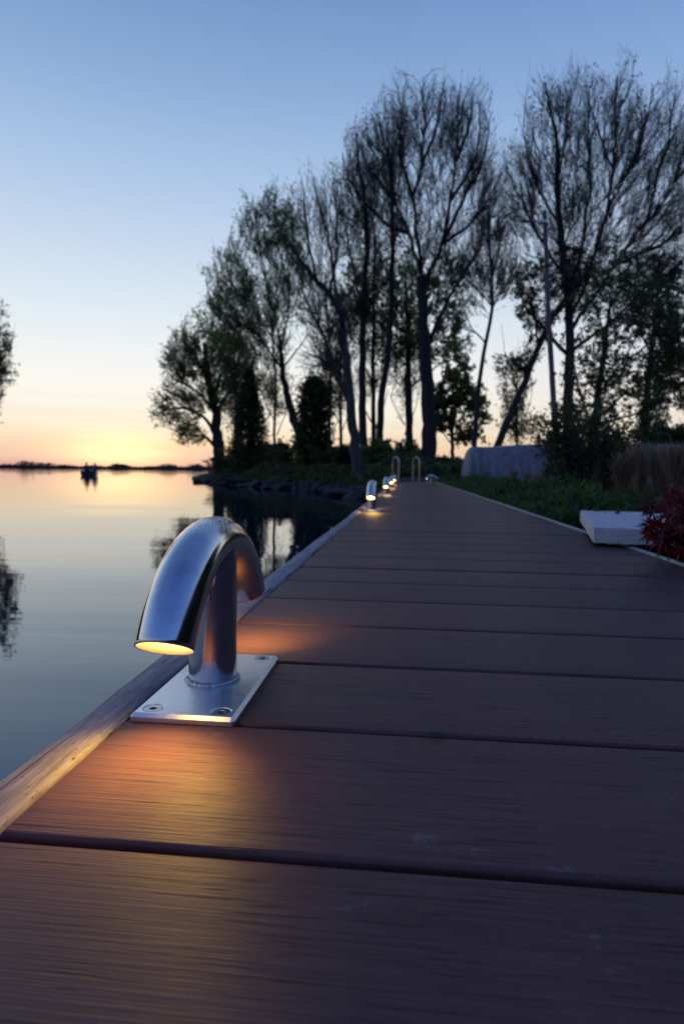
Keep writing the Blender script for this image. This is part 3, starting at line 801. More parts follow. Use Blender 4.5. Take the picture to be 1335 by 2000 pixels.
make_tree('willow_tree', 'tall curved willow with feathery green crown second from the tip of the bank',
    [(604, 930), (588, 860), (566, 795), (552, 730), (549, 690), (545, 655)], .24,
    [[(549, 690), (520, 640), (482, 600), (445, 560), (420, 540)], [(549, 690), (563, 620), (566, 560), (572, 490), (570, 420), (560, 380)], [(546, 660), (530, 600), (512, 520), (500, 450), (500, 400)],
     [(552, 725), (510, 660), (460, 625), (430, 610)], [(566, 570), (545, 490), (535, 420), (540, 375)], [(530, 600), (480, 530), (450, 490), (440, 465)], [(563, 620), (590, 560), (600, 500)], [(552, 720), (590, 670), (610, 640)]],
    [(525, 440, 66, 84), (455, 545, 58, 88), (565, 500, 45, 120), (500, 590, 75, 75), (430, 590, 32, 38), (470, 650, 60, 50)],
    27, 2, group=WOOD, hang=.05, leaves=50000, leaf_size=.040, leaf_mat=M_leaf_g, rt4=.0038, dens=.85)
make_tree('tree', 'forked tree with pale grey trunk leaning left at the water end of the wood',
    [(700, 945), (691, 860), (683, 789), (676, 690), (668, 620), (645, 575), (619, 548), (592, 515), (565, 475)], .17,
    [[(683, 789), (657, 729), (634, 658), (605, 605), (585, 560)], [(668, 617), (652, 540), (638, 450), (622, 390), (612, 345)], [(645, 575), (658, 490), (655, 410), (648, 350)], [(619, 548), (600, 470), (596, 400), (590, 355)], [(657, 729), (625, 700), (600, 690)]],
    [(610, 450, 58, 118), (650, 430, 45, 105), (585, 560, 50, 75), (640, 610, 55, 75), (612, 690, 42, 50)],
    18.5, 3, group=WOOD, leaves=4500, leaf_size=.033, leaf_mat=M_leaf_d, bark=M_bark_pale, rt4=.0029, dens=1.0, limb_r=.6)
make_tree('tree', 'upright tree close behind the forked pale trunk', [(712, 935), (706, 790), (709, 602), (716, 490), (712, 400), (702, 330), (697, 290)], .15,
    [[(709, 602), (688, 520), (672, 430), (664, 360)], [(716, 490), (735, 400), (740, 310), (735, 250)], [(714, 440), (690, 350), (682, 290)], [(709, 640), (735, 560), (745, 480)]],
    [(695, 380, 50, 120), (715, 520, 50, 120), (690, 620, 45, 70)],
    21, 4, group=WOOD, leaves=5000, leaf_size=.04, leaf_mat=M_leaf_d, rt4=.0032, dens=.8)
make_tree('tree', 'slim straight tree just left of the broad trunk', [(740, 935), (742, 800), (756, 700), (765, 600), (767, 480), (766, 410), (760, 330), (756, 250)], .14,
    [[(767, 430), (750, 350), (738, 270), (735, 210)], [(766, 410), (785, 330), (790, 250), (786, 190)], [(765, 560), (735, 480), (720, 400)]],
    [(750, 290, 60, 110), (745, 430, 60, 100)],
    22, 5, group=WOOD, leaves=2500, leaf_size=.04, leaf_mat=M_bud, rt4=.0034, dens=.8)
make_tree('tree', 'tallest tree behind the handrails with broad trunk and wide bare crown',
    [(833, 938), (838, 850), (837, 780), (829, 700), (825, 620), (822, 540)], .27,
    [[(822, 533), (796, 455), (770, 392), (765, 340), (744, 299), (708, 262)], [(822, 533), (812, 450), (807, 392), (822, 330), (827, 257), (825, 184), (822, 150)],
     [(825, 580), (838, 528), (864, 476), (879, 392), (890, 314), (890, 236), (900, 165)], [(864, 476), (900, 400), (921, 361), (952, 288), (960, 215)], [(796, 455), (755, 439), (708, 392), (676, 345), (668, 300)],
     [(765, 340), (745, 260), (738, 220)], [(807, 392), (780, 300), (785, 210), (790, 165)], [(822, 330), (855, 240), (865, 160)], [(879, 392), (930, 310), (938, 240), (935, 195)], [(829, 690), (862, 610), (890, 560), (915, 520)],
     [(890, 314), (918, 240), (922, 180)], [(770, 392), (720, 330), (700, 280)], [(864, 476), (915, 440), (955, 390), (975, 340)]],
    [(830, 245, 95, 112), (745, 300, 78, 95), (905, 250, 62, 105), (925, 350, 66, 105), (800, 400, 105, 95), (700, 380, 42, 65), (880, 480, 80, 75), (968, 400, 50, 115)],
    20, 6, group=WOOD, leaves=7000, leaf_size=.04, leaf_mat=M_bud, rt4=.003, dens=1.15, limb_r=.46, r_tip=.5)
make_tree('tree', 'slender pale tree with a light crown standing in the gap right of the broad trunk',
    [(922, 930), (928, 830), (935, 745), (948, 670), (962, 600), (960, 540), (955, 480), (952, 430), (958, 385)], .075,
    [[(962, 600), (985, 560), (1008, 515), (1015, 470)], [(962, 600), (935, 570), (905, 540), (885, 495)], [(958, 520), (985, 450), (992, 390)], [(955, 480), (928, 420), (918, 370)], [(948, 670), (920, 640), (905, 600)], [(958, 540), (975, 490), (972, 420)]],
    [(958, 470, 50, 105), (990, 520, 38, 70), (920, 540, 42, 80)],
    17, 7, group=WOOD, leaves=1500, leaf_size=.04, leaf_mat=M_bud, rt4=.0026, dens=1.5, limb_r=.5)
make_tree('tree', 'dark trunk leaning right out from behind the tarpaulin towards the wooden mast',
    [(940, 940), (967, 878), (1000, 800), (1030, 730), (1050, 680), (1065, 640), (1092, 598), (1112, 572)], .105,
    [[(1030, 730), (1000, 700), (965, 690)], [(1065, 640), (1110, 590), (1140, 530), (1165, 470)], [(1050, 680), (1045, 610), (1020, 560), (1015, 500)], [(1092, 598), (1130, 560), (1175, 545)]],
    [(1110, 540, 75, 80), (1030, 560, 40, 70), (1000, 720, 45, 40), (1045, 640, 40, 60)],
    16, 8, group=WOOD, leaves=3500, leaf_size=.06, leaf_mat=M_leaf_d, clump=420, rt4=.0028, dens=.7, r_tip=.6)
make_tree('tree', 'second tallest tree right of the wooden mast with fan-shaped crown of upright twigs',
    [(1108, 940), (1108, 800), (1112, 700), (1112, 620), (1100, 520), (1092, 440), (1088, 361), (1088, 288), (1074, 215), (1062, 160)], .15,
    [[(1088, 361), (1100, 280), (1110, 200), (1116, 140)], [(1112, 640), (1150, 510), (1185, 410), (1195, 330), (1205, 240), (1200, 150)], [(1112, 650), (1195, 520), (1265, 430), (1320, 350), (1350, 270), (1365, 200)],
     [(1092, 440), (1060, 390), (1035, 330), (1020, 250), (1025, 200)], [(1100, 540), (1050, 460), (1022, 400), (1010, 340)], [(1185, 410), (1240, 310), (1265, 220), (1275, 160)], [(1088, 288), (1070, 200), (1050, 140)],
     [(1195, 330), (1160, 240), (1155, 160)], [(1112, 600), (1145, 450), (1150, 330), (1150, 230), (1148, 160)], [(1265, 430), (1290, 320), (1310, 230), (1320, 170)], [(1195, 520), (1290, 480), (1360, 420)], [(1112, 690), (1200, 620), (1280, 560), (1340, 500)],
     [(1112, 700), (1060, 640), (1025, 600), (1010, 550)]],
    [(1095, 240, 82, 130), (1195, 240, 85, 130), (1290, 290, 80, 150), (1360, 330, 70, 150), (1090, 400, 88, 110), (1200, 400, 110, 120), (1310, 460, 90, 100), (1120, 540, 90, 80), (1230, 560, 90, 70), (1018, 370, 48, 130)],
    16, 9, group=WOOD, leaves=5000, leaf_size=.04, leaf_mat=M_bud, clump=2500, rt4=.0028, dens=1.35, limb_r=.5, r_tip=.10)
make_tree('tree', 'dark bushy tree with many leaf clumps filling the right edge below the fan-shaped crown',
    [(1160, 955), (1160, 860), (1166, 770), (1182, 660), (1192, 580)], .085,
    [[(1160, 850), (1130, 760), (1115, 690), (1105, 640)], [(1166, 770), (1220, 700), (1250, 640), (1262, 590)], [(1180, 665), (1230, 610), (1280, 580)], [(1162, 820), (1230, 760), (1290, 720), (1330, 700)], [(1182, 660), (1160, 600), (1155, 550)],
     [(1160, 860), (1100, 820), (1070, 790)], [(1162, 830), (1270, 800), (1340, 790)], [(1190, 600), (1230, 540), (1240, 500)], [(1225, 700), (1300, 650), (1345, 620)]],
    [(1180, 640, 85, 100), (1270, 620, 80, 95), (1330, 700, 60, 130), (1230, 745, 110, 80), (1130, 760, 60, 80), (1220, 520, 70, 60)],
    11, 10, group=WOOD, leaves=10000, leaf_size=.042, leaf_mat=M_leaf_d, clump=1900, rt4=.0022, dens=.9, low=.6, depth_spread=.6)
make_tree('tree', 'ivy-darkened tree at the right edge behind the second tarpaulin',
    [(1262, 935), (1258, 820), (1266, 720), (1275, 640), (1285, 560)], .14,
    [[(1266, 720), (1310, 650), (1345, 600)], [(1270, 690), (1235, 620), (1225, 560)], [(1260, 800), (1310, 760), (1350, 740)], [(1280, 610), (1320, 540), (1330, 480)]],
    [(1290, 590, 75, 110), (1320, 720, 50, 80), (1270, 810, 38, 65)],
    19, 11, group=WOOD, leaves=11000, leaf_size=.06, leaf_mat=M_leaf_d, clump=2000, rt4=.0034, dens=.8, low=.5)
make_tree('tree', 'small fresh green tree low down right of the broad trunk',
    [(884, 930), (882, 850), (888, 780), (893, 720)], .075,
    [[(884, 840), (860, 800), (850, 760)], [(884, 850), (915, 810), (935, 780)], [(888, 780), (905, 730), (915, 690)], [(886, 800), (865, 750), (862, 700)], [(883, 870), (920, 850), (945, 845)], [(883, 870), (860, 840), (845, 835)]],
    [(885, 750, 45, 68), (915, 790, 42, 50), (860, 810, 30, 45), (915, 850, 38, 22)],
    21, 12, group=WOOD, leaves=15000, leaf_size=.06, leaf_mat=M_leaf_g, rt4=.0032, dens=.6, low=.7)
make_tree('tree', 'dense dark evergreen tree directly behind the broad trunk',
    [(800, 930), (798, 780), (795, 650), (792, 540)], .17,
    [[(798, 720), (755, 670), (730, 640)], [(798, 700), (850, 640), (890, 600), (915, 580)], [(796, 640), (760, 580), (745, 540)], [(795, 620), (840, 560), (875, 520), (890, 490)], [(793, 570), (780, 520), (775, 480)], [(798, 760), (860, 710), (915, 690)], [(793, 570), (825, 510), (840, 480)]],
    [(790, 570, 58, 88), (870, 560, 55, 80), (765, 660, 45, 60), (880, 650, 45, 60), (700, 580, 50, 80), (820, 680, 60, 50)],
    25, 13, group=WOOD, leaves=42000, leaf_size=.05, leaf_mat=M_leaf_g, rt4=.004, dens=.6, low=.5)
thin = [(540, 27, 560, 'thin tree between the tall curved willow and the ivy-clad cone', .07), (648, 24, 500, 'thin tree just right of the ivy-covered stump', .07), (664, 26, 540, 'thin tree between ivy-covered stump and forked pale trunk', .08),
        (728, 25, 430, 'thin dark tree between the upright tree and the slim straight tree', .11), (790, 27, 470, 'thin dark tree between the slim straight tree and the broad trunk', .09),
        (462, 31, 640, 'thin ivied tree between the low willow and the ivy-clad cone', .11), (1010, 24, 700, 'thin short tree seen low behind the leaning trunk', .06)]
for i, (px, Zt, top, lb, rb2) in enumerate(thin):
    rg = np.random.default_rng(40+i); l_ = rg.normal(0, 8); hh = (932-top)
    make_tree('tree', lb, [(px, 932), (px+l_*.5, 850), (px+l_*.2, 740), (px+l_, (top+740)/2), (px+l_*1.4, top+15)], rb2,
              [[(px+l_*.3, 760), (px-25, 690), (px-32, 630)], [(px+l_*.5, 720), (px+28, 650), (px+34, 590)], [(px, 850), (px+20, 800), (px+30, 760)], [(px, 830), (px-22, 790), (px-30, 770)]],
              [(px+l_, top+hh*.3, 38, hh*.3), (px, top+hh*.55, 42, hh*.18)],
              Zt, 50+i, group=WOOD, leaves=4000, leaf_size=.05, leaf_mat=M_leaf_g if i in (0, 2, 5) else M_leaf_d, rt4=.0038, dens=.6)
make_tree('tree', 'leafy tree reaching in from the left edge over the lake, trunk out of view',
    [(-150, 935), (-140, 820), (-128, 700), (-118, 600)], .28,
    [[(-138, 790), (-80, 760), (-30, 755), (-2, 765)], [(-132, 740), (-80, 700), (-30, 690), (14, 705)], [(-128, 700), (-70, 650), (-20, 640), (15, 655)], [(-122, 640), (-70, 600), (-30, 600), (-6, 615)], [(-118, 600), (-90, 540), (-50, 520)], [(-125, 670), (-60, 670), (0, 680), (22, 715)],
     [(-138, 790), (-190, 720), (-230, 680)], [(-128, 700), (-180, 620), (-210, 560)]],
    [(-25, 705, 60, 115), (-100, 600, 80, 90), (-180, 650, 70, 90), (-45, 760, 50, 50)],
    31, 14, leaves=24000, leaf_size=.075, leaf_mat=M_leaf_d, clump=6200, rt4=.0045, dens=.7, hang=.05)

# ivy-covered stumps
def ivy_trunk(label, px, Zt, prof_, seed):
    rng = np.random.default_rng(seed); base = W(px, 932, Zt); bz = float(land_z(np.array([base[0]]), np.array([base[1]]))[0])
    o = empty('ivy_covered_trunk', (base[0], base[1], bz), label=label, cat='tree', group='ivy-covered trunks on the bank')
    top = W(px, prof_[-1][0], Zt)[2]-bz
    tr = np.array([(0, 0, -.1), (.05, 0, top*.35), (-.04, .03, top*.7), (.02, 0, top*.97)]); V, Q = path_tube(resample(tr, 12), np.linspace(.24, .10, 12), 10); meshobj('trunk', V, Q, M_bark, o)
    n = 12000; ys_ = np.array([p[0] for p in prof_][::-1], float); rs = np.array([p[1] for p in prof_][::-1], float)
    py = rng.uniform(ys_.min(), ys_.max()+0, n); r_ = np.interp(py, ys_, rs)/F*Zt
    zz = (W(px, 932, Zt)[2]-bz)+(932-py)/F*Zt
    a = rng.uniform(0, 2*math.pi, n); lump = .55+.6*vnoise(a*1.6+seed, zz*1.4, .5, seed)+.35*vnoise(a*3.3+seed, zz*3.1, .45, seed+1)*rng.uniform(.4, 1.5, n)
    q = rng.uniform(.25, 1.0, n)**.6*r_*lump*1.1
    C = np.stack([q*np.cos(a), q*np.sin(a), zz], 1)+rng.normal(0, 1, (n, 3))*rng.choice([.03, .16], (n, 1), p=[.7, .3])
    V, Q = leaf_quads(C, .10, rng, aspect=1.3); meshobj('ivy', V, Q, M_ivy, o, smooth=False)
ivy_trunk('squat broad ivy-covered stump with rounded top between the curved willow and forked tree', 612, 25, [(935, 30), (860, 31), (800, 28), (765, 22), (748, 14), (740, 6)], 71)
ivy_trunk('pointed ivy-clad trunk right behind the low willow', 487, 29, [(935, 40), (880, 34), (820, 27), (780, 15), (745, 7), (725, 3)], 72)

# ------------------------------------------------------------------ bushes
def bush_proto(seed, h, spread, stems, leaves, lsize, lm, twig=.004, up=.1):
    rng = np.random.default_rng(seed)
    P = []; 
    for i in range(stems):
        a = rng.uniform(0, 2*math.pi); s_ = rng.uniform(.3, 1)*spread
        p = np.array([(0, 0, -.05), (math.cos(a)*s_*.35, math.sin(a)*s_*.35, h*.4), (math.cos(a)*s_*.7, math.sin(a)*s_*.7, h*.7*rng.uniform(.8, 1.1)), (math.cos(a)*s_, math.sin(a)*s_, h*rng.uniform(.75, 1.0))])
        P.append(resample(p, 10))
    P = np.array(P); Rr = np.broadcast_to(np.linspace(.035, .008, 10)*h*.4, (stems, 10)).copy(); Ln = np.linalg.norm(P[:, -1]-P[:, 0], axis=1)
    P2, R2, L2 = spawn(P, Rr, Ln, 9, .15, 1, .7, .38, 6, up, .15, rng, twig*1.6)
    P3, R3, L3 = spawn(P2, R2, L2, 7, .1, 1, .7, .5, 4, up, .15, rng, twig)
    st = join([tubes(P, Rr, 6), tubes(P2, R2, 4), tubes(P3, R3, 3)])
    n_ = len(P3); pk = rng.integers(0, n_, leaves); C = P3[pk, rng.integers(1, 4, leaves)]+rng.normal(0, lsize*.8, (leaves, 3))
    return st, leaf_quads(C, lsize, rng)
def put_bush(name, protos, data, label, cat, group, mats):
    for i, (px, Zt, sc, lb) in enumerate(data):
        b_ = W(px, 930, Zt); bz = float(land_z(np.array([b_[0]]), np.array([b_[1]]))[0])
        o = empty(name, (b_[0], b_[1], bz), i*1.3, label=lb or label, cat=cat, group=group); o.scale = (sc, sc, sc*(.72 if Zt > 9 else 1))
        st, lv = protos[i % len(protos)]
        for nm, me_ in (('stems', st), ('foliage', lv)):
            c = bpy.data.objects.new(nm, me_); COL.objects.link(c); c.parent = o
def proto_meshes(st, lv, m1, m2):
    a = meshobj('stems', *st, m1); b_ = meshobj('foliage', *lv, m2, smooth=False); ma, mb = a.data, b_.data
    bpy.data.objects.remove(a); bpy.data.objects.remove(b_); return ma, mb
pr = [proto_meshes(*bush_proto(80+i, 1.5, 1.1, 12, 6500, .06, None, .006), M_twig, mm) for i, mm in enumerate((M_leaf_d, M_leaf_g, M_leaf_d))]
UB = [(450, 31, .8), (478, 30, 1.0), (520, 28, .7), (552, 26, .8), (590, 24.5, .6), (640, 23, .7), (668, 21, .7), (725, 19.5, .7), (765, 20, .8), (795, 19.5, .5), (870, 26, .6),
      (535, 33, 1.3), (610, 32, 1.2), (660, 30, 1.1), (500, 34, 1.2), (735, 26, .9), (815, 27, .9), (700, 28, 1.0), (760, 28, 1.0), (1050, 30, .9), (1120, 27, .9), (1170, 25, 1.2), (1230, 24, .9), (1305, 22, 1.5), (1350, 18, 1.3), (950, 30, .7), (430, 33, .8)]
put_bush('bush', pr, [(a, b_, c, None) for a, b_, c in UB], 'dark leafy undergrowth bush among the trunks on the bank', 'bush', 'undergrowth bushes on the bank', None)
# dark shrub close to the boardwalk
nb_ = [proto_meshes(*bush_proto(95, 1.0, .42, 13, 2200, .028, None, .0035, .12), M_twig, M_leaf_d), proto_meshes(*bush_proto(96, .95, .5, 10, 2200, .028, None, .0035, .12), M_twig, M_leaf_d)]
put_bush('shrub', nb_, [(1128, 5.4, .82, 'dark twiggy shrub at the garden edge, nearest the concrete slab'), (1185, 6.6, .95, 'dark twiggy shrub standing right of and behind the one nearest the slab'),
                        (1222, 9.0, .8, 'small dark twiggy shrub behind the dry grasses, left of the right tarpaulin'), (1090, 8.2, 1.0, 'dark twiggy shrub at the foot of the wooden mast')], '', 'shrub', 'shrubs in the garden bed', None)

# unseen hedge added to darken steel reflections and deck; woods on the left bank
rng = np.random.default_rng(150)
def hedge(name, label, x0, x1, y0, y1, h, n):
    o = empty(name, ((x0+x1)/2, (y0+y1)/2, -.05), label=label, cat='hedge')
    u = rng.uniform(-1, 1, (n, 3)); ax = rng.integers(0, 3, n); sg = rng.choice([-1, 1], n); u[np.arange(n), ax] = np.where(ax == 2, 1, sg)*rng.uniform(.86, 1.03, n)
    C = np.stack([u[:, 0]*(x1-x0)/2, u[:, 1]*(y1-y0)/2, (u[:, 2]*.5+.5)*h], 1)+rng.normal(0, .04, (n, 3))
    V, Q = leaf_quads(C, .09, rng, aspect=1.4); meshobj('foliage', V, Q, M_leaf_d, o, smooth=False)
    bm = bmesh.new(); bm_box(bm, (x0-x1)/2+.15, (x1-x0)/2-.15, (y0-y1)/2+.15, (y1-y0)/2-.15, 0, h-.15, .05, 1); bmobj('branch_core', bm, M_soil, o)
hedge('reflection_hedge', 'tall dark hedge added out of view on the right for reflections and shade', 2.5, 3.4, -7, 4.8, 1.55, 36000)
far_wood('left_bank_woods', 45, -2600, -700, lambda x: 150+60*math.sin(x*.004), 'dark woods on the left bank outside the picture', 8)

# dry ornamental grasses
def tuft(seed, h, n, spread):
    rng = np.random.default_rng(seed); a = rng.uniform(0, 2*math.pi, n); r_ = rng.uniform(0, spread*.35, n); lean = rng.uniform(.05, 1, n)*spread
    hh = h*rng.uniform(.6, 1.05, n); t_ = np.linspace(0, 1, 6)
    P = np.zeros((n, 6, 3)); P[:, :, 0] = (r_*np.cos(a))[:, None]+(lean*np.cos(a))[:, None]*t_**2; P[:, :, 1] = (r_*np.sin(a))[:, None]+(lean*np.sin(a))[:, None]*t_**2; P[:, :, 2] = hh[:, None]*(t_-.12*t_**3)
    return tubes(P, np.broadcast_to(np.array([.0022, .002, .0018, .0035, .004, .001]), (n, 6)), 3)
tm = []
for i in range(3):
    o_ = meshobj('blades', *tuft(120+i, .60, 260, .13), M_dry); tm.append(o_.data); bpy.data.objects.remove(o_)
for i, (px, Zt, sc) in enumerate([(1215, 5.6, .9), (1250, 6.0, 1.1), (1285, 5.5, 1.0), (1320, 5.2, 1.05), (1345, 6.2, 1.1), (1300, 7, 1.15), (988, 10.5, .45), (1002, 9.9, .62), (1048, 8.6, .5), (1066, 9.4, .7), (1030, 10.8, .55), (1235, 7.5, 1.0), (958, 11.6, .4)]):
    b_ = W(px, 930, Zt)
    o = empty('dry_grass_tuft', (b_[0], b_[1], -.06), i*.9, label='tuft of tall dry brown ornamental grass in the garden bed' if px > 1200 else 'small tuft of dry brown grass in front of the left tarpaulin cover', cat='grass tuft', group='dry grass tufts at the right edge' if px > 1200 else 'small dry grass tufts by the left tarpaulin')
    o.scale = (sc, sc, sc*.95); c = bpy.data.objects.new('blades', tm[i % 3]); COL.objects.link(c); c.parent = o

# low green ground cover beside the boardwalk
rng = np.random.default_rng(200)
n = 42000; y = 2.0+rng.uniform(0, 1, n)**.8*10.5; x = XR+.04+rng.uniform(0, 1, n)**1.5*(.35+y*.07)
msk = ~((x < 1.1) & (y < 2.55)); x, y = x[msk], y[msk]
hg = .03+.17*vnoise(x, y, .20, 8)*vnoise(x, y, .7, 9)*1.5*np.clip((x-XR)/.12, .25, 1)
C = np.stack([x, y, -.04+hg*rng.uniform(.1, 1, len(x))], 1)
V, Q = leaf_quads(C, .021, rng, up_bias=1.4, aspect=3.0)
tag(meshobj('ground_cover', V, Q, M_cover, smooth=False), 'low leafy green ground cover along the garden edge of the boardwalk', 'ground cover', kind='stuff')
n = 30000; y = 1.0+rng.uniform(0, 1, n)*19; x = .7+rng.uniform(0, 1, n)*(1+y*.55)
C = np.stack([x, y, land_z(x, y)+rng.uniform(0, .06, n)], 1)
V, Q = leaf_quads(C, .035, rng, up_bias=1.0, aspect=2.5)
n = 60000; px_ = rng.uniform(405, 1000, n); zz_ = rng.uniform(14, 42, n); P_ = np.stack([W(a, 930, b_) for a, b_ in zip(px_, zz_)]); x, y = P_[:, 0], P_[:, 1]; zl = land_z(x, y)
k_ = zl > WZ+.16; x, y, zl = x[k_], y[k_], zl[k_]; hh_ = .08+.5*vnoise(x, y, 1.2, 21)**2
C2 = np.stack([x, y, zl+hh_*rng.uniform(0, 1, len(x))], 1); V2, Q2 = leaf_quads(C2, .10, rng, up_bias=.8, aspect=2.0); V, Q = join([(V, Q), (V2, Q2)])
tag(meshobj('grass', V, Q, M_leaf_d, smooth=False), 'dark low grass and weeds covering the garden soil and the bank', 'grass', kind='stuff')

# ------------------------------------------------------------------ red maple at the right edge
def maple():
    rng = np.random.default_rng(301)
    base = np.array([.90, 1.32, -.05]); o = empty('red_maple', tuple(base), label='red-leaved maple shrub overhanging the slab at the right edge', cat='shrub')
    stems = []
    for (px, py, Zt) in [(1278, 1035, 1.32), (1300, 985, 1.40), (1340, 972, 1.45), (1300, 1010, 1.25), (1325, 1040, 1.30), (1370, 1000, 1.4), (1345, 1075, 1.25), (1400, 970, 1.5), (1322, 1020, 1.5)]:
        e = W(px, py, Zt); mid = (base+e)/2+np.array([.02, 0, .05]); stems.append(resample([base, mid, e], 10)-base)
    P = np.array(stems); Rr = np.broadcast_to(np.linspace(.005, .0016, 10), (len(P), 10)).copy(); Ln = np.linalg.norm(P[:, -1]-P[:, 0], axis=1)
    P2, R2, L2 = spawn(P, Rr, Ln, 6, .45, 1, .8, .22, 5, .02, .15, rng, .0011)
    V, Q = join([tubes(P, Rr, 6), tubes(P2, R2, 4)]); meshobj('stems', V, Q, M_twig, o)
    # palmate leaves: seven pointed lobes each
    Vs, Fs = [], []; tips = np.concatenate([P2[:, 2], P2[:, 4], P2[:, 3], P[:, -1], P[:, 7], P[:, 8]])
    for c in tips:
        for _ in range(3):
            s_ = rng.uniform(.024, .040); cc_ = c+rng.normal(0, .010, 3)
            nrm = Vector(rng.normal(size=3)*.55+np.array([-.25, -.6, .6])).normalized(); q = nrm.to_track_quat('Z', 'Y'); sp2 = rng.uniform(0, 6.28)
            i0 = len(Vs); Vs.append(tuple(cc_))
            lobes = [(-2.3, .45), (-1.55, .72), (-.8, .93), (0, 1.05), (.8, .93), (1.55, .72), (2.3, .45)]
            pts = []
            for j, (a, l_) in enumerate(lobes):
                pts.append((a, l_, -.22))
                if j < 6: pts.append((a+.38, .30, 0))
            for a, l_, dz in pts:
                v = q @ Vector((math.sin(a+sp2)*l_*s_, math.cos(a+sp2)*l_*s_, dz*s_)); Vs.append(tuple(cc_+np.array(v)))
            for j in range(len(pts)-1): Fs.append((i0, i0+1+j, i0+2+j))
    meshobj('foliage', Vs, Fs, M_red, o, smooth=False)
maple()

# ------------------------------------------------------------------ wooden mast with a lamp arm
Zm = 9.5
mp = empty('mast', tuple(W(1088, 942, Zm)), label='slightly leaning weathered wooden mast with a short lamp arm near its top', cat='mast')
o0 = W(1088, 942, Zm); o0[2] = -.15; mp.location = tuple(o0)
pts = [o0]+[W(x, y, Zm) for x, y in ((1084, 860), (1080, 780), (1075, 700), (1070, 620), (1067, 540), (1065, 470), (1063, 412))]
P_ = resample(pts, 26)-o0; V, Q = path_tube(P_, np.linspace(.052, .030, 26)*(1+.06*np.sin(np.arange(26)*2.1)), 12); meshobj('pole', V, Q, M_wood, mp)
a = W(1070, 437, Zm)-o0; b_ = W(1022, 430, Zm-.1)-o0
V, Q = path_tube([a, (a+b_)/2, b_], [.016, .015, .012], 8); meshobj('arm', V, Q, M_wood, mp)
bm = bmesh.new(); c0 = W(1060, 434, Zm-.06)-o0; bm_box(bm, c0[0]-.085, c0[0]+.05, c0[1]-.05, c0[1]+.03, c0[2]-.026, c0[2]+.026, .008, 2); bmobj('lamp_head', bm, M_white, mp)
bm = bmesh.new(); c0 = b_; bm_box(bm, c0[0]-.05, c0[0]+.05, c0[1]-.03, c0[1]+.03, c0[2]-.035, c0[2]+.01, .008, 2); bmobj('bracket', bm, M_wood, mp)
for (x, y) in ((1067, 520), (1079, 730), (1082, 800)):
    c0 = W(x, y, Zm)-o0; V, Q = path_tube([c0-np.array([0, 0, .02]), c0+np.array([0, 0, .02])], .051, 12); meshobj('band', V, Q, M_under, mp)

# ------------------------------------------------------------------ rocks along the bank
rocks = []
for i in range(5):
    bm = bmesh.new(); bmesh.ops.create_icosphere(bm, subdivisions=3, radius=.5); rg = np.random.default_rng(400+i)
    pl = [(Vector(rg.normal(size=3)).normalized(), rg.uniform(.28, .42)) for _ in range(11)]
    for v in bm.verts:
        for n_, d_ in pl:
            k_ = v.co.dot(n_)-d_
            if k_ > 0: v.co -= n_*k_*.92
        v.co *= 1+.05*math.sin(v.co.x*17+i)*math.sin(v.co.y*13)
    me = bpy.data.meshes.new('bank_rock'); bm.to_mesh(me); bm.free(); me.materials.append(M_rock); rocks.append(me)
rng = np.random.default_rng(410); sh = np.array(SHORE[2:10]); segs = np.linalg.norm(np.diff(sh, axis=0), axis=1); cum = np.r_[0, np.cumsum(segs)]
for i in range(150):
    s_ = rng.uniform(0, 1)**1.1*cum[-1]; x = np.interp(s_, cum, sh[:, 0]); y = np.interp(s_, cum, sh[:, 1]); row = rng.uniform(-.45, .6)
    sz = rng.uniform(.22, .5)*(1+.4*s_/cum[-1])
    o = bpy.data.objects.new('bank_rock', rocks[i % 5]); COL.objects.link(o)
    o.location = (x+row*.9, y+row*.5, WZ+.02+max(0, row+.2)*.30); o.scale = (sz*1.25, sz, sz*.55); o.rotation_euler = (rng.uniform(-.3, .3), rng.uniform(-.3, .3), rng.uniform(0, 6.3))
    tag(o, 'dark angular stone of the rock edging along the bank', 'rock', 'stones along the bank')
o = bpy.data.objects.new('bank_rock', rocks[1]); COL.objects.link(o); p_ = G(400, 934, WZ); o.location = tuple(p_); o.scale = (1.6, 1.0, .7)
tag(o, 'flat dark stone at the very tip of the bank', 'rock', 'stones along the bank')

# ------------------------------------------------------------------ boat with two people
BZ = 55.; bp = W(177, 927, BZ); bo = empty('boat', (bp[0], bp[1], WZ), R(22), label='small dark open motor boat out on the lake in the sunset reflection', cat='boat')
def loft(sections):
    m_ = len(sections[0]); V = [p for s_ in sections for p in s_]; Fq = [(i*m_+j, i*m_+j+1, (i+1)*m_+j+1, (i+1)*m_+j) for i in range(len(sections)-1) for j in range(m_-1)]; return V, Fq
secs = []
for t_ in np.linspace(0, 1, 12):
    wd = .62*(1-max(0, t_-.45)**2*3.2); yb = -1.7+3.6*t_; sh_ = .40+.16*t_**2
    secs.append([(-wd, yb, sh_), (-wd*.95, yb, .1), (-wd*.6, yb, -.12+.25*max(0, t_-.6)), (0, yb, -.2+.5*max(0, t_-.6)), (wd*.6, yb, -.12+.25*max(0, t_-.6)), (wd*.95, yb, .1), (wd, yb, sh_)])
V, Fq = loft(secs); Fq.append((0, 1, 2, 3, 4, 5, 6)); hl = meshobj('hull', V, Fq, M_hull, bo); md = hl.modifiers.new('s', 'SOLIDIFY'); md.thickness = .04
V, Q = join([path_tube([s_[k_] for s_ in secs], .035, 8) for k_ in (0, 6)]); meshobj('gunwale', V, Q, M_hull2, bo)
bm = bmesh.new(); bm_box(bm, -.55, .55, -.7, -.35, .22, .27, .01, 1); bmobj('seat', bm, M_hull2, bo)
bm = bmesh.new(); bm_box(bm, -.55, .55, .35, .7, .24, .29, .01, 1); bmobj('seat', bm, M_hull2, bo)
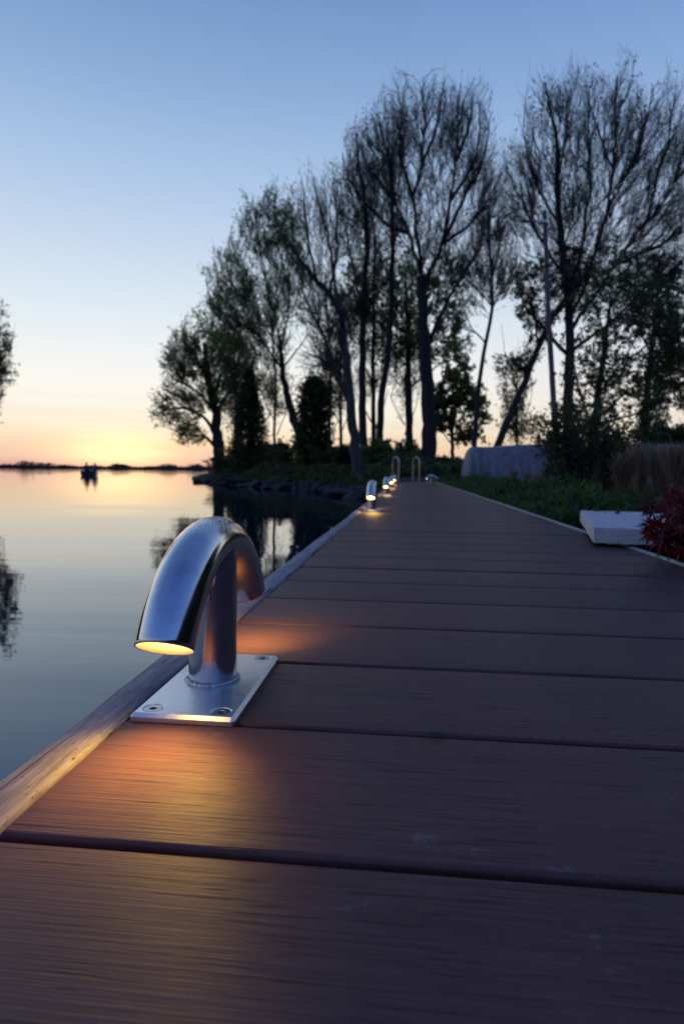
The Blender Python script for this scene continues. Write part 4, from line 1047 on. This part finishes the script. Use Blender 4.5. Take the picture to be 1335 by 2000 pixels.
bm = bmesh.new(); bm_box(bm, -.13, .13, -1.98, -1.70, .38, .72, .05, 3); bm_box(bm, -.05, .05, -1.92, -1.78, -.3, .40, .01, 1); bmobj('outboard_motor', bm, M_coat1, bo)

def person(name, label, loc, rz, coat, lean=0.):
    """seated figure grown from a skeleton"""
    J = dict(pel=(0, 0, .09), sp=(0, .02, .30), ch=(0, .03+lean, .50), nk=(0, .05+lean, .62), hd=(0, .06+lean, .70), top=(0, .07+lean, .83),
             shl=(-.17, .03+lean, .56), ell=(-.24, .10+lean, .32), hal=(-.14, .34, .22), shr=(.17, .03+lean, .56), elr=(.24, .10+lean, .32), har=(.14, .34, .22),
             hil=(-.10, .02, .08), knl=(-.13, .42, .12), anl=(-.12, .46, -.22), tol=(-.12, .60, -.25), hir=(.10, .02, .08), knr=(.13, .42, .12), anr=(.12, .46, -.22), tor=(.12, .60, -.25))
    rad = dict(pel=.14, sp=.13, ch=.15, nk=.055, hd=.085, top=.075, shl=.075, ell=.05, hal=.035, shr=.075, elr=.05, har=.035, hil=.09, knl=.065, anl=.045, tol=.04, hir=.09, knr=.065, anr=.045, tor=.04)
    E_ = [('pel', 'sp'), ('sp', 'ch'), ('ch', 'nk'), ('nk', 'hd'), ('hd', 'top'), ('ch', 'shl'), ('shl', 'ell'), ('ell', 'hal'), ('ch', 'shr'), ('shr', 'elr'), ('elr', 'har'), ('pel', 'hil'), ('hil', 'knl'), ('knl', 'anl'), ('anl', 'tol'), ('pel', 'hir'), ('hir', 'knr'), ('knr', 'anr'), ('anr', 'tor')]
    ks = list(J); me = bpy.data.meshes.new('body'); me.from_pydata([J[k_] for k_ in ks], [(ks.index(a), ks.index(b_)) for a, b_ in E_], []); me.materials.append(coat)
    root = empty(name, loc, rz, label=label, cat='person', group='people in the boat')
    o = bpy.data.objects.new('body', me); COL.objects.link(o); o.parent = root
    o.modifiers.new('skin', 'SKIN'); o.modifiers.new('sub', 'SUBSURF').levels = 1
    for i, k_ in enumerate(ks): me.skin_vertices[0].data[i].radius = (rad[k_], rad[k_])
    me.skin_vertices[0].data[0].use_root = True
    bpy.context.view_layer.update(); ev = o.evaluated_get(bpy.context.evaluated_depsgraph_get()); m2 = bpy.data.meshes.new_from_object(ev); o.modifiers.clear(); o.data = m2
    m2.materials.clear(); m2.materials.append(coat); m2.materials.append(M_skin); m2.polygons.foreach_set('use_smooth', [True]*len(m2.polygons))
    for p in m2.polygons: p.material_index = 1 if p.center.z > .64 else 0
    bm = bmesh.new(); bmesh.ops.create_icosphere(bm, subdivisions=2, radius=.105, matrix=Matrix.Translation((0, .04+lean, .80)) @ Matrix.Diagonal((.9, 1, .85, 1))); bmobj('hair', bm, M_hair, root, True)
bm_ = Matrix.Translation((bp[0], bp[1], WZ)) @ Matrix.Rotation(R(22), 4, 'Z')
p1 = bm_ @ Vector((-.26, -.53, .29)); p2 = bm_ @ Vector((.30, .50, .26))
person('person', 'person in a dark coat sitting upright at the left in the boat', tuple(p1), R(22), M_coat1)
person('person', 'person in a blue coat leaning forward at the right in the boat', tuple(p2), R(22), M_coat2, .08)
print('objects', len(SC.objects), 'faces', sum(len(o.data.polygons) for o in SC.objects if o.type == 'MESH'))
